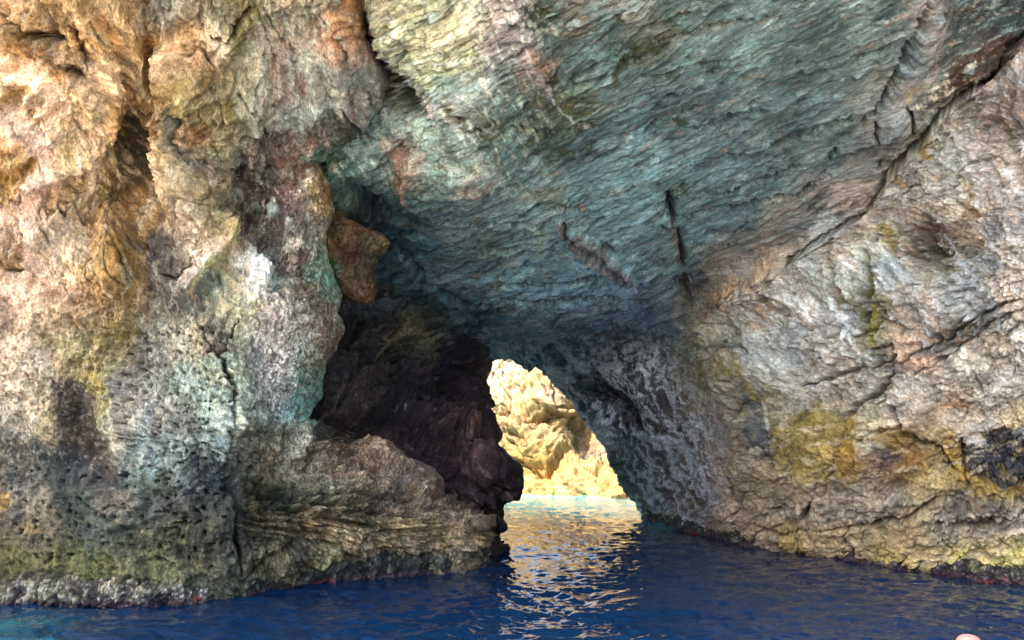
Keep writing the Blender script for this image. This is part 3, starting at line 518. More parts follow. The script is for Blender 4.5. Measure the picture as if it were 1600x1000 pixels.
VC = """570,30,a07038 590,20,b0b49a 610,50,c0c0a0 630,80,aab498 650,30,b8bf94 700,40,c0c69c 680,100,b4c09c 720,80,b8c49c 740,40,aeb8a8 590,70,6a6a70 600,110,3c4a58 620,130,26323c
640,150,1c2a30 660,170,6c8080 650,110,9cae98 700,130,8fb4a0 690,160,8ea8ac 680,172,b4b0a8 660,200,90b0a4 600,200,6c8c90 560,180,a0bcb4 620,230,a08474 640,260,a88a74 560,230,6f9498 590,250,64888c
540,260,3c6c64 720,180,88988c 740,150,809a98 780,100,748a8c 770,60,a09c9c 800,20,b4b0b0 820,60,9a9c98 840,90,a88c78 790,180,58787a 760,200,4c5c3c 720,200,5c7a74 710,230,7c9494 740,280,a8b0a0
760,270,8ca4a0 700,260,6c9490 780,240,547c7c 840,20,2c3820 860,30,3c4630 870,60,5c7474 900,40,7c7058 880,110,587478 920,70,5e8488 950,30,6c9094 980,20,a8b0a8 865,110,3a4834 880,150,4c5c38
900,180,3e4c28 930,150,5c6448 960,100,5c8c8c 980,80,34401c 1020,70,42492c 1010,55,5c6040 1040,50,8c9488 1060,30,5c7c7c 1100,20,5c7878 1150,30,547076 1050,110,648c90 1080,90,5c8084 1000,120,5a7478
1030,100,54686c 950,140,547478 1040,160,4c686c 1100,150,506c72 1200,100,506c70 1300,60,4c686c 1400,30,50686c 1180,90,7ca8a8 1350,35,80a0a0 1250,160,4c6a70 1150,220,4a666c 1050,220,4e6e74 1000,220,5a8c98
1040,240,6498a4 950,230,588088 900,240,3f6064 860,230,3e4c34 830,260,5c8080 900,280,4c7478 1000,300,50787c 1055,293,385c50 1100,300,4a6c74 1200,280,4c6a70 1250,230,54686c 1300,200,58686c 1100,350,3c5c64
1150,330,40606a 950,350,44686e 880,340,507074 830,330,587c80 840,310,7c8c78 800,340,507070 750,310,6c8484 700,320,3c6468 640,310,3c6468 600,300,3a6064 560,300,3c605c 700,350,50686c 750,370,48605c
660,380,24505e 620,400,1c3f52 640,440,1e3c50 700,420,2c4850 760,420,34545c 660,410,2c5c6c 720,460,28485a 780,400,485c54 800,450,3c6474 860,440,3c6070 920,450,40647a 900,470,34506a 980,460,405c78
1000,400,3c5c64 1050,420,34504c 1040,460,44586e 800,500,243e54 860,510,1c3048 740,500,0f1c38 680,490,0f1c34 940,500,2a4260 1000,500,2c4466 1075,445,101c38 600,420,1c3044 580,340,1a1c30
1440,30,8c8a88 1460,80,85888a 1430,100,7c94a0 1420,130,8c8a6c 1400,160,7c8890 1500,50,3c4c50 1560,30,344850 1480,90,485458 1560,90,44342c 1500,110,5a4636 1530,100,50382c 1440,160,5c6464
1390,200,76787a 1340,240,6c7478 1300,260,5c7880 1320,290,8c8680 1280,300,707478 1250,340,5c6468 1230,320,74726a 1200,360,6c6862 1160,380,5c5a54 1150,400,74706c 1120,430,5c5a50 1200,420,8c7862
1130,450,a07c50 1100,480,60604c 1170,470,7c746a 1210,480,8c7458 1590,120,8e8c94 1540,150,8c8684 1570,170,7c5848 1500,180,9c9c90 1460,200,8ca09c 1450,212,807c4c 1550,220,a09088 1590,260,b09c88
1500,240,9ca0a0 1440,260,888c8c 1560,280,98949a 1480,300,a8a498 1490,330,cfc4b0 1500,350,9c7c60 1470,330,8c7a6c 1530,340,b49468 1550,400,8c98a8 1580,350,7c7880 1590,400,a09080 1450,360,5c4030
1455,385,343020 1475,410,6c7860 1400,300,8c8c88 1370,330,8f8580 1420,340,9a8a80 1390,370,98905c 1370,380,a08c74 1340,400,94887c 1300,370,9ca4ac 1290,400,94a0a8 1270,430,90989c 1240,420,988a7a
1380,400,8c9888 1400,430,8c9ca4 1440,450,9c9084 1500,440,a4b0bc 1530,470,98a4b0 1480,460,94989c 1560,450,b0a094 1590,470,cfb498 1550,500,808488 1380,480,5c5c20 1385,520,7a7248 1340,500,b0bac4
1280,480,b0b0b8 1330,450,8c8c80 1220,500,a0a4a0 1300,520,928c86 1250,540,888c98 1200,540,8c9498 1170,500,908c80 1180,560,8c9090 1230,600,98948c 1270,600,a09c94 1340,560,a4a09c 1350,590,8c8c8a
1390,560,5c5a58 1430,550,c08c68 1450,555,cc9470 1500,520,70706c 1470,540,5c605c 1560,530,c0ac90 1590,520,b8ac98 1520,560,b8a890 1420,600,b4a494 1450,620,a09488 1490,635,c09068 1530,600,b8a894
1580,600,c4b4a4 1560,640,b8a898 1500,660,a8a090 1590,650,b0a078 1400,640,a89c90 1350,640,989070 1320,620,a09078 1220,640,a09a80 1250,660,7c6c30 1280,680,8c7834 1300,650,887a48 1230,680,8a7630
1210,630,7c7448 1160,580,6c6430 1180,640,5c6058 1190,690,34383a 1260,710,806c30 1290,720,7c6c38 1330,680,806424 1330,720,7a5c28 1370,680,ac9c80 1390,700,5c4c44 1380,720,4a3430 1400,690,7c6024
1400,730,5c4020 1430,720,80602c 1460,700,8c7c54 1480,710,8c6c2c 1450,740,9c8450 1500,740,90702c 1540,688,9c9c98 1550,730,20242c 1580,700,2c343c 1590,740,24241c 1520,752,8c6c30 1150,600,6c6858
1120,600,5c5c48 1130,650,66605c 1150,720,7c6c58 1120,760,74655a 1200,740,7c6c50 1180,780,7c6c54 1150,810,8a7460 1230,780,80705c 1280,790,7c6c5c 1310,780,7c7060 1350,770,74685c 1400,780,645c50
1440,770,8c7a58 1500,780,58504a 1550,780,54504c 1590,770,7c6c40 1480,810,7c7464 1540,820,6c6458 1590,815,8c8478 1300,830,947c5c 1350,840,9a8460 1420,830,987f5c 1480,850,907c54 1560,850,a08a60
1250,840,8a7444 1200,840,786850 1400,860,988448 1500,870,9c8f4c 1580,875,a0954e 860,560,20283a 900,540,243244 950,540,263444 1000,540,3c4c54 960,570,2c3428 1040,530,3c4c5c 1060,560,4c5850
920,600,18141c 950,640,1c151c 980,660,1f1820 900,620,40505a 930,660,4c5864 960,700,58646c 980,740,5c605c 1000,780,686460 1000,640,38383f 1040,620,4c4c50 1080,600,60584c 1020,700,58545c
1050,680,443838 1080,700,5c5450 1060,750,5a5250 1100,760,44363a 1080,800,645850 1030,790,5a5450 1100,680,706860 1120,700,6c6460 1100,540,747468 1120,520,7c7c68 1750,100,8c8c90 1750,400,a09888
1750,600,b0a494 1750,800,7c7058 800,-200,a0b0a0 1100,-200,587880 1500,-200,4c5c60"""
VS.colours(parse(VC), 1.3)  # dark points in the deep cave include its shade
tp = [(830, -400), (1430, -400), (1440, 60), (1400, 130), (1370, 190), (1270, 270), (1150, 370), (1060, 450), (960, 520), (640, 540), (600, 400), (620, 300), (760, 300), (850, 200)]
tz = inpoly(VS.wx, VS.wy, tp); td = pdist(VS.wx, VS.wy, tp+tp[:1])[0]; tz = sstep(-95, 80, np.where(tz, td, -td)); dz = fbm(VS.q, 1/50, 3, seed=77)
tm = (tz*.42)[:, None]; VS.c = VS.c*(1-tm)+lin(np.array([.315, .415, .44]))*VS.k*(1+.5*dz[:, None])*tm  # teal blend: rock tone plus light bounced off water, put into the colour
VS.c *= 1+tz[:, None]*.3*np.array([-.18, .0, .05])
wz = inpoly(VS.wx, VS.wy, [(1640, 20), (1560, 110), (1440, 215), (1355, 330), (1235, 400), (1080, 470), (1160, 580), (1195, 640), (1600, 640), (2000, 640), (2000, 0)])[:, None]
lum = VS.c@np.array([.25, .6, .15]); VS.c = np.where(wz, (VS.c*.6+lum[:, None]*.4)*np.array([.97, 1.02, 1.0]), VS.c)
# which family of rock: 0 ceiling, 1 right wall, 2 arch leg
CRACK = [(1640, 20), (1600, 55), (1578, 75), (1560, 110), (1530, 130), (1480, 165), (1440, 215), (1410, 245), (1385, 270), (1372, 305), (1355, 330), (1320, 350), (1280, 375), (1235, 400), (1180, 405), (1130, 430), (1080, 470), (1050, 505)]
rw = inpoly(VS.sx, VS.sy, CRACK+[(1000, 560), (1000, 1100), (2000, 1100), (2000, -600), (1660, -600)])
dcr, _, _ = pdist(VS.sx, VS.sy, CRACK)
wr = np.clip(.5+np.where(rw, dcr, -dcr)/30, 0, 1)
leg = inpoly(VS.sx, VS.sy, [(740, 540), (850, 530), (1000, 500), (1070, 520), (1110, 580), (1150, 680), (1150, 760), (1120, 900), (980, 900), (980, 760), (850, 590)])
wl_ = leg.astype(float)
s_ = VS; mz = lambda a, b: a*(1-wr)+b*wr
VS.P0 = VS.P; dd = VS.d.copy(); rockdisp(VS, .10, .035, .010, .010, FR_C); dC, fC, nC = VS.d, VS.f, VS.n
VS.d = dd; rockdisp(VS, .10, .05, .008, .006, FR_R); VS.d = mz(dC, VS.d); VS.f = mz(fC, VS.f); VS.n = mz(nC, VS.n)
P = VS.P
# ceiling: scalloped bands running diagonally, steps facing the mouth
A_ = np.stack([(P[:, 0]*.72-P[:, 1]*.69), (P[:, 0]*.69+P[:, 1]*.72), P[:, 2]], 1)
wv = fbm(P, .8, 4, .6, seed=61)
v1 = A_[:, 1]*1.9+wv*.9+A_[:, 0]*.08; t_ = v1 % 1; saw1 = t_**1.6*(1-sstep(.88, 1, t_))
v2 = A_[:, 1]*5.1+wv*2+fbm(P, 2.5, 3, seed=62)*.7; t2 = v2 % 1; saw2 = t2*(1-sstep(.8, 1, t2))
an = fbm(A_*np.array([1.1, 4.5, 3.]), 1.0, 5, .62, seed=63); an2 = fbm(A_*np.array([3., 11, 8.]), 1.0, 4, .65, True, seed=64)
gate = sstep(-.25, .3, fbm(P, .9, 2, seed=65))
g2 = .35+.65*sstep(-.15, .25, fbm(P*np.array([.6, .6, 1]), .8, 3, seed=67)); VS.d += (1-wr)*(saw1*.08*gate+g2*(saw2*.035+an*.045+an2*.012))
VS.c *= (1+(1-wr)*(.30*an+.30*an2))[:, None]
# right wall: flaked plates and splinters
W1, W2, Wc = worley2(VS.wx/58, VS.wy/40, 11); X1, X2, Xc = worley2((VS.wx+VS.wy*.5)/19, (VS.wy-VS.wx*.35)/11, 3)
pl = fbm(VS.q*np.array([1, 1.6, 1]), 1/16, 4, .6, True, seed=71)
sl2 = (Wc-.5)*.10+((VS.sx/58 % 1)-.5)*.0
VS.d += wr*((Wc-.5)*.07+(Xc-.5)*.028+pl*.04)
VS.c *= (1+wr*(.22*(Wc-.5)+.35*(Xc-.5)+.22*pl))[:, None]
ck = wr*(1-sstep(0, .05, W2-W1))*sstep(-.1, .25, fbm(VS.q, 1/90, 2, seed=72)); VS.d -= ck*.03; VS.c *= (1-.45*ck)[:, None]
x, y = VS.x, VS.y
# relief drawn from the photograph
VS.step(CRACK[::-1], .0); VS.crack(CRACK[3:14], 6, .30, '20281c', .75, True); VS.crack(CRACK[:6], 5, .25, '181818', .6)
i = np.nonzero(dcr < 120)[0]; VS.d[i] += (.30*np.exp(-dcr[i]/60))*sstep(-3, 3, np.where(rw, dcr, -dcr)[i])*sstep(1150, 1300, x[i])
for p, w, dp in [([(1450, 10), (1432, 45), (1425, 62)], 4, .25), ([(1424, 62), (1415, 85), (1405, 100)], 8, .35), ([(1405, 104), (1392, 125), (1388, 135), (1372, 160), (1348, 186)], 5, .3), ([(1366, 182), (1366, 200), (1372, 218)], 4, .2),
                 ([(1296, 250), (1303, 230)], 6, .3), ([(1376, 250), (1372, 262)], 4, .2), ([(1416, 165), (1427, 182), (1427, 205)], 4, .2), ([(1322, 392), (1328, 420), (1342, 450), (1350, 475)], 4, .22),
                 ([(1308, 422), (1320, 428), (1322, 444)], 3, .14), ([(1385, 348), (1384, 390)], 3, .15), ([(1373, 400), (1376, 430), (1380, 450), (1376, 500)], 6, .3), ([(1355, 522), (1385, 510), (1395, 500)], 4, .16),
                 ([(1600, 462), (1560, 480), (1510, 508), (1485, 530), (1445, 548), (1424, 558)], 4, .25), ([(1600, 478), (1550, 500), (1520, 535), (1490, 548)], 3, .14), ([(1245, 602), (1290, 594), (1330, 578), (1372, 570), (1400, 560), (1413, 545)], 5, .25),
                 ([(1408, 560), (1400, 580), (1378, 615), (1352, 622), (1330, 632), (1320, 645), (1320, 670), (1312, 700), (1300, 735), (1293, 750)], 4, .25), ([(1378, 618), (1385, 640), (1400, 660), (1410, 680), (1440, 690), (1465, 705), (1490, 740)], 4, .2),
                 ([(1352, 690), (1375, 672), (1402, 668)], 4, .2), ([(1425, 585), (1455, 572), (1480, 560), (1500, 545)], 3, .12), ([(1450, 608), (1482, 598)], 2.5, .1), ([(1520, 568), (1525, 600), (1536, 625)], 3, .12),
                 ([(1290, 818), (1330, 815), (1375, 806), (1420, 800), (1450, 780), (1500, 772)], 4, .25), ([(1450, 805), (1500, 816), (1540, 820), (1570, 808), (1600, 803)], 3.5, .2), ([(1328, 820), (1332, 840), (1345, 860)], 4, .2),
                 ([(1275, 782), (1268, 795), (1262, 808)], 6, .35), ([(1185, 700), (1200, 730), (1212, 700)], 5, .2), ([(1305, 595), (1304, 610), (1310, 630)], 3, .12), ([(1500, 690), (1505, 735), (1512, 760)], 4, .2),
                 ([(1140, 760), (1150, 790), (1148, 830)], 4, .16), ([(1030, 350), (1058, 360), (1065, 380), (1066, 415)], 6, .25), ([(1075, 435), (1072, 460)], 14, .45), ([(868, 322), (885, 322), (905, 326)], 5, .25),
                 ([(1044, 300), (1050, 318), (1050, 345)], 9, .35), ([(880, 350), (905, 385), (950, 415), (985, 440), (998, 448)], 10, .25), ([(960, 395), (955, 388), (940, 385)], 4, .2), ([(1100, 38), (1140, 32), (1180, 25)], 3, .1),
                 ([(1000, 118), (1060, 108), (1110, 95), (1160, 95)], 3, .14), ([(960, 210), (1000, 215), (1040, 190), (1090, 170)], 3, .1), ([(800, 195), (860, 205), (900, 198), (960, 190)], 4, .14), ([(1070, 200), (1130, 190), (1190, 170)], 4, .12),
                 ([(1100, 250), (1180, 235), (1260, 205), (1330, 180)], 5, .12), ([(1080, 330), (1150, 325), (1240, 300), (1300, 275)], 5, .14), ([(1080, 380), (1110, 385), (1140, 380)], 4, .14),
                 ([(575, 65), (588, 90), (606, 120), (630, 150), (650, 175), (672, 195)], 17, .55), ([(618, 30), (638, 55), (645, 72), (632, 100), (625, 102)], 3, .2), ([(640, 140), (655, 170), (680, 205), (700, 225)], 6, .3),
                 ([(1382, 540), (1405, 530), (1410, 545)], 4, .18), ([(1225, 740), (1232, 720), (1240, 700)], 3, .1), ([(1130, 300), (1200, 275), (1280, 250)], 4, .12), ([(700, 345), (780, 350), (860, 345)], 4, .12),
                 ([(650, 440), (690, 450), (720, 475), (780, 485)], 5, .2), ([(620, 400), (660, 430), (700, 470)], 6, .2), ([(700, 385), (780, 395), (850, 380)], 4, .14), ([(770, 450), (850, 445), (930, 435), (1000, 445)], 4, .14),
                 ([(780, 470), (860, 470), (940, 460), (1010, 470)], 4, .14), ([(1600, 395), (1560, 380), (1530, 330)], 3, .1), ([(1200, 800), (1250, 790)], 3, .1), ([(1180, 820), (1230, 830), (1280, 818)], 3, .1)]: VS.crack(p, w, dp)
VS.dent(1450, 362, 11, 18, -.28, -15, '4a2c1c', .8); VS.dent(1458, 392, 8, 20, -.1, -15, '36321c', .8); VS.dent(1272, 520, 8, 12, -.25, 0, '4c403c', .6)
VS.dent(640, 265, 26, 34, .18, 30); VS.dent(745, 285, 30, 18, .08, -20); VS.dent(620, 60, 26, 44, .25, -25); VS.dent(700, 60, 50, 60, .1); VS.dent(720, 150, 16, 30, .1, -15); VS.dent(700, 180, 14, 28, .12, -20)
VS.dent(820, 40, 18, 70, .2, -25); VS.dent(1240, 470, 24, 16, .1); VS.dent(1400, 200, 28, 34, .15); VS.dent(700, 220, 30, 18, .08); VS.dent(1540, 710, 50, 26, -.15)
VS.dent(1400, 712, 26, 26, -.22); VS.dent(1325, 690, 8, 40, .15); VS.dent(1240, 690, 34, 40, .12); VS.dent(590, 325, 50, 14, -.5, 32); VS.dent(600, 385, 60, 26, -.2, 20); VS.dent(960, 640, 50, 26, -.5, 38)
VS.dent(1440, 60, 18, 70, .22, 25); VS.dent(930, 410, 50, 10, -.2, 32); VS.dent(1450, 320, 40, 40, .14); VS.dent(1540, 600, 60, 50, .12); VS.dent(1470, 830, 40, 10, .08)
VS.step([(620, 300), (645, 310), (670, 330), (690, 345)], .2, 50); VS.step([(1380, 720), (1420, 690)], .1, 30)
VS.patch([(870, 345), (890, 350), (930, 375), (960, 400), (985, 425), (1000, 450), (975, 442), (935, 425), (900, 402), (886, 378)], '4c4244', .7, 4, .6, h=.16)
VS.patch([(1040, 345), (1060, 350), (1070, 380), (1072, 420), (1058, 415), (1048, 380)], '42383a', .7, 5, .4)
VS.patch([(828, 0), (860, 5), (862, 40), (835, 42), (818, 30)], '2c3820', .85, 4, .5); VS.patch([(842, 112), (870, 102), (880, 130), (862, 135)], '2c3822', .85, 4, .5)
VS.patch([(865, 145), (890, 140), (925, 155), (930, 175), (915, 196), (895, 188), (875, 165)], '45502a', .75, 7, .7)
VS.patch([(970, 85), (990, 68), (1010, 58), (1050, 50), (1045, 68), (1010, 82), (985, 100), (970, 112), (960, 135), (955, 115)], '333f1e', .85, 5, .5)
VS.patch([(1455, 135), (1480, 105), (1520, 85), (1560, 68), (1575, 55), (1580, 75), (1555, 100), (1530, 125), (1490, 150), (1450, 165)], '4a382c', .8, 5, .5)
VS.patch([(1505, 735), (1500, 700), (1530, 680), (1570, 668), (1640, 680), (1640, 760), (1560, 755), (1520, 750)], '1e232c', .92, 6, .4, (0, .8, 0))
VS.patch([(1500, 688), (1530, 684), (1542, 694), (1530, 702), (1505, 700)], 'c4c4c2', .85, 4, .4); VS.patch([(1582, 678), (1610, 672), (1610, 690), (1588, 692)], 'b0b8c0', .8, 4, .4)
VS.patch([(1372, 670), (1400, 668), (1415, 690), (1412, 712), (1395, 718), (1382, 700), (1368, 690)], '6e5424', .75, 5, .5, (0, .8, 0)); VS.patch([(1365, 685), (1378, 690), (1392, 712), (1400, 725), (1382, 718), (1370, 700)], '3c3238', .8, 4, .5, (0, .9, 0))
VS.patch([(1425, 552), (1458, 545), (1475, 550), (1450, 562), (1432, 575)], 'c49c80', .5, 4, .4); VS.patch([(1480, 632), (1515, 625), (1500, 640), (1465, 640)], 'bc7c48', .7, 4, .4)
VS.patch([(1425, 553), (1475, 525), (1530, 500), (1556, 496), (1540, 520), (1495, 545), (1455, 556)], '585c58', .75, 4, .4)
VS.patch([(1350, 620), (1372, 605), (1400, 580), (1398, 602), (1380, 620)], '50544a', .75, 4, .4)
VS.patch([(1160, 565), (1185, 640), (1210, 690), (1200, 700), (1180, 690), (1162, 640)], '50565a', .7, 6, .5, (0, .4, 0))
VS.patch([(1465, 320), (1480, 310), (1495, 318), (1508, 345), (1495, 340)], 'dcd2c0', .8, 3, .9)
for p, w, c, a in [([(1375, 405), (1382, 450), (1384, 500), (1380, 530)], 9, '6a6a1c', .85), ([(1388, 350), (1400, 370), (1408, 392)], 7, '86702c', .8), ([(1400, 250), (1410, 270), (1420, 290)], 6, '6c6024', .8), ([(1375, 300), (1365, 320), (1360, 330)], 5, '7a6c20', .8),
                   ([(1440, 215), (1452, 235), (1462, 245)], 8, '8a6a20', .7), ([(1518, 285), (1523, 315)], 5, '7c7030', .8), ([(1568, 200), (1575, 220)], 5, '5c5828', .8), ([(1275, 390), (1310, 378), (1335, 368)], 8, '2c3420', .8),
                   ([(1235, 402), (1250, 395)], 6, '30381e', .7), ([(1272, 405), (1274, 430)], 4, '74702c', .7), ([(1338, 440), (1342, 470)], 4, '8c7430', .6), ([(1480, 400), (1510, 440), (1550, 480)], 8, 'b4c2d0', .7), ([(1530, 310), (1545, 370), (1570, 430), (1600, 450)], 9, 'b0bccb', .6),
                   ([(1400, 400), (1430, 440), (1450, 490)], 9, 'aab6bf', .6), ([(1335, 470), (1345, 520), (1345, 555)], 8, 'b8c4cf', .6), ([(1345, 400), (1365, 430)], 6, 'b0bcc4', .6), ([(1220, 410), (1232, 460), (1245, 465)], 5, 'a8b4bb', .6),
                   ([(1500, 305), (1535, 370), (1550, 400)], 9, 'b48c5c', .5), ([(1158, 560), (1175, 600), (1185, 640)], 9, '7c6f24', .75), ([(1110, 520), (1140, 560), (1158, 590)], 12, '6c6838', .5), ([(1195, 640), (1215, 700), (1230, 740)], 10, '7c6c2c', .5),
                   ([(1330, 640), (1328, 700), (1320, 740)], 8, '8a6a24', .7), ([(1330, 730), (1400, 740), (1420, 720), (1470, 700)], 10, '6c4a1c', .5), ([(1480, 715), (1500, 742), (1560, 768), (1620, 775)], 12, 'a08034', .6),
                   ([(1230, 660), (1290, 655), (1310, 690)], 22, '84702c', .35), ([(1190, 630), (1202, 680)], 4, 'b4b4b0', .6), ([(1195, 620), (1160, 545), (1140, 500)], 6, 'a2a8a8', .4), ([(1050, 500), (1062, 470), (1090, 440)], 9, '8c7c64', .4),
                   ([(1290, 650), (1250, 655)], 12, '7c6c2c', .5), ([(1410, 55), (1425, 100), (1390, 170)], 10, '8c9aa4', .5), ([(1430, 130), (1412, 160)], 6, 'a0966c', .5), ([(1260, 300), (1330, 295)], 8, '9c928c', .5),
                   ([(980, 215), (1040, 225), (1020, 230)], 10, '70a8b4', .5), ([(1020, 260), (1035, 235)], 9, '74a4b4', .6), ([(1180, 95), (1210, 80), (1228, 76)], 7, '8cbcbc', .6), ([(1190, 110), (1200, 90)], 7, '84b4b4', .5), ([(1344, 45), (1364, 28)], 5, '9cc4cc', .7),
                   ([(960, 30), (985, 12), (1000, 0)], 7, 'b8c0b8', .7), ([(975, 75), (960, 95), (948, 125)], 8, '84b0ac', .7), ([(1040, 50), (1065, 50), (1100, 40), (1150, 28)], 8, '8c9890', .5), ([(1050, 100), (1100, 80), (1110, 90)], 6, '78b0ac', .5),
                   ([(930, 60), (950, 20), (970, 0)], 12, '6c9aa4', .4), ([(1045, 115), (1060, 112)], 8, '2c4430', .6), ([(1055, 190), (1072, 192)], 8, '2c4028', .8), ([(1018, 60), (1060, 42), (1075, 42)], 4, '4c5c38', .6), ([(1070, 85), (1090, 75)], 4, '34502c', .6),
                   ([(760, 0), (800, 50), (830, 95), (860, 140)], 11, 'bcb8bc', .6), ([(835, 80), (855, 100)], 11, 'b88c74', .7), ([(852, 140), (880, 170), (905, 198), (925, 200)], 4, 'a0b8c0', .8), ([(830, 40), (870, 45), (888, 62)], 2.5, 'a8bc98', .6),
                   ([(705, 165), (720, 190), (735, 203)], 8, '5c5c28', .8), ([(735, 198), (770, 190), (800, 180)], 7, '38482c', .8), ([(875, 235), (895, 235)], 9, '3c4428', .8), ([(915, 240), (925, 230)], 5, '2c4020', .8), ([(690, 220), (710, 250), (740, 265)], 8, '4c5c38', .6),
                   ([(610, 210), (620, 250), (630, 290), (650, 320)], 9, 'b89080', .6), ([(640, 195), (670, 225), (680, 250)], 8, 'a8c0b4', .6), ([(580, 250), (600, 330), (560, 320)], 5, '4a7478', .3), ([(655, 165), (672, 195), (690, 215)], 3, 'c8d8d0', .8),
                   ([(630, 125), (640, 140)], 5, 'c0d0d0', .8), ([(640, 155), (655, 172)], 4, 'b8c4bc', .8), ([(725, 285), (745, 295), (770, 280)], 5, 'c4b4a8', .6), ([(640, 375), (665, 380), (700, 400)], 6, '3c7080', .6), ([(635, 430), (665, 440), (690, 460), (705, 480)], 5, '346478', .6),
                   ([(660, 30), (650, 90), (680, 130)], 18, 'c2cc9c', .4), ([(720, 20), (735, 70), (728, 130)], 14, 'c0cfae', .4), ([(590, 20), (600, 60), (620, 100)], 6, 'cfc8ac', .6), ([(565, 45), (562, 80)], 6, '8c5a28', .6), ([(680, 170), (695, 165)], 8, 'd0c4c4', .6),
                   ([(1040, 300), (1060, 292), (1075, 300)], 6, '28441c', .7), ([(850, 300), (865, 305), (880, 290)], 6, '8c9c80', .5), ([(830, 360), (850, 370), (845, 400)], 10, '6c9480', .5), ([(840, 350), (850, 365)], 6, '2c4424', .6), ([(1068, 335), (1078, 340)], 5, '28401c', .7),
                   ([(905, 322), (915, 324)], 4, '8c5c3c', .7), ([(1135, 450), (1120, 470)], 7, 'b0824c', .5), ([(1140, 470), (1150, 500)], 6, 'a08050', .4), ([(775, 430), (779, 460)], 5, '4c6434', .6), ([(730, 540), (760, 552)], 12, '38481c', .5)]: VS.stroke(p, w, c, a)
# pale lichen splashes on the dark overhang at upper right
i = np.nonzero(inpoly(VS.sx, VS.sy, [(1430, 170), (1440, 130), (1500, 85), (1525, 90), (1515, 110), (1540, 125), (1480, 160), (1440, 180)]))[0]
VS.mix(i, sstep(.05, .25, fbm(VS.q[i], 1/12, 3, .7, seed=81))*.85, 'bcc8b4')
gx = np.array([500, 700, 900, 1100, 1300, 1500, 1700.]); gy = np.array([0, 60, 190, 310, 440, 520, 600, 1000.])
light_gain = np.array([[.65, .62, .58, .72, .66, .66, .7], [.7, .63, .58, .72, .66, .68, .7], [.95, .72, .76, .84, .84, .76, .78], [1.3, 1.15, 1.35, 1.2, 1.2, .85, .8], [2.1, 2.3, 2.0, 1.9, .9, .72, .72],
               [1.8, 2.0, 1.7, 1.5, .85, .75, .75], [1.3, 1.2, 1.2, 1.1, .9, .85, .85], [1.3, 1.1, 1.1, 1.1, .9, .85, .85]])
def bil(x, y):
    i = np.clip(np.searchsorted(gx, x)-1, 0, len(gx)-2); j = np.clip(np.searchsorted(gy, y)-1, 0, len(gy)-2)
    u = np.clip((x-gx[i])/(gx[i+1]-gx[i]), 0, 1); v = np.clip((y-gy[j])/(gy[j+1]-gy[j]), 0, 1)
    return light_gain[j, i]*(1-u)*(1-v)+light_gain[j, i+1]*u*(1-v)+light_gain[j+1, i]*(1-u)*v+light_gain[j+1, i+1]*u*v
VS.c *= bil(VS.x, VS.y)[:, None]  # colour gain against light falloff: deep ceiling brightened, near top dimmed
# brown bands at the foot of the right wall, weed line
i = np.nonzero((x > 980) & (y > 760))[0]; yw = np.interp(x[i], *np.array(wlR).T)
VS.c[i] *= (1-.6*sstep(20, 5, (yw-y[i])+VS.rn[i]*8))[:, None]; VS.aux[i, 1] = sstep(30, 8, yw-y[i])*.5
# arch leg: net of pale salt veins over dark stone
i = np.nonzero(leg & (x < 1180))[0]
q = np.c_[(VS.x[i]*.5+VS.y[i]*.87)*.36, (VS.x[i]*.87-VS.y[i]*.5), np.zeros(len(i))]
q = q+np.c_[fbm(VS.q[i], 1/26, 4, .6, seed=91), fbm(VS.q[i], 1/26, 4, .6, seed=92), np.zeros(len(i))]*16
rv = fbm(q, 1/14, 3, .7, True, seed=93); rv2 = fbm(q*np.array([1, .6, 1]), 1/30, 2, .6, True, seed=94)
xi, yi = VS.x[i], VS.y[i]
edge_f = sstep(0, 60, pdist(xi, yi, [(1070, 520), (1110, 580), (1150, 680), (1150, 760), (1120, 900)])[0])
vein = np.maximum(sstep(.5, .72, rv), sstep(.62, .82, rv2))*edge_f*np.clip((yi-500)/60, 0, 1)*(1-.8*inpoly(xi, yi, [(895, 575), (935, 580), (990, 640), (1000, 680), (960, 660), (915, 620)]))
VS.c[i] *= (1-.4*edge_f)[:, None]; VS.mix(i, vein*.75, 'a8b0bc'); VS.d[i] += vein*.015+.02*rv*edge_f
VS.mix(i, .35*sstep(.1, .5, fbm(VS.q[i], 1/8, 3, .8, seed=95))*sstep(660, 760, yi), '8c8890')
i = np.nonzero((x > 700) & (x < 1010) & (y > 475) & (y < 600))[0]
q = VS.q[i]*np.array([.35, 1.3, 1])+np.c_[fbm(VS.q[i], 1/40, 3, seed=96), fbm(VS.q[i], 1/40, 3, seed=97), np.zeros(len(i))]*20
rv = fbm(q, 1/16, 3, .65, True, seed=98); VS.mix(i, sstep(.5, .8, rv)*.5*sstep(475, 510, y[i]), '8fa0b0')
VS.d[i] += .03*rv
chip(VS, -24, 4.5, (60, 22, 9), (.04, .014, .006), .8, (1-wr)*(1-.6*wl_))
low = sstep(520, 640, VS.y); up = 1-low
chip(VS, -22, 2.0, (110, 44, 17, 8), (.26, .09, .025, .010), 1.0, wr*(1-.5*wl_)*low); chip(VS, 50, 3.0, (130, 50, 18, 8), (.30, .08, .016, .006), 1.0, wr*(1-.5*wl_)*up)
cl_ = (1-wr)*(1-.7*wl_); rt = wr*(1-.8*wl_); tr_ = sstep(900, 780, VS.x)
streak(VS, -24, 6., 8, .14, '84a8ac', .5, cl_, 1); streak(VS, -24, 7., 7, .14, '26383c', .6, cl_, 2); streak(VS, -30, 4., 12, .26, '3a4626', .7, cl_*sstep(1150, 950, VS.x), 3); streak(VS, -20, 5., 9, .26, '8a7a68', .5, cl_, 4)
streak(VS, 62, 4., 10, .12, 'c8d8c8', .5, cl_*tr_*sstep(340, 260, VS.y), 5); streak(VS, 66, 4., 9, .16, '4c5a3c', .6, cl_*tr_*sstep(340, 260, VS.y), 6)
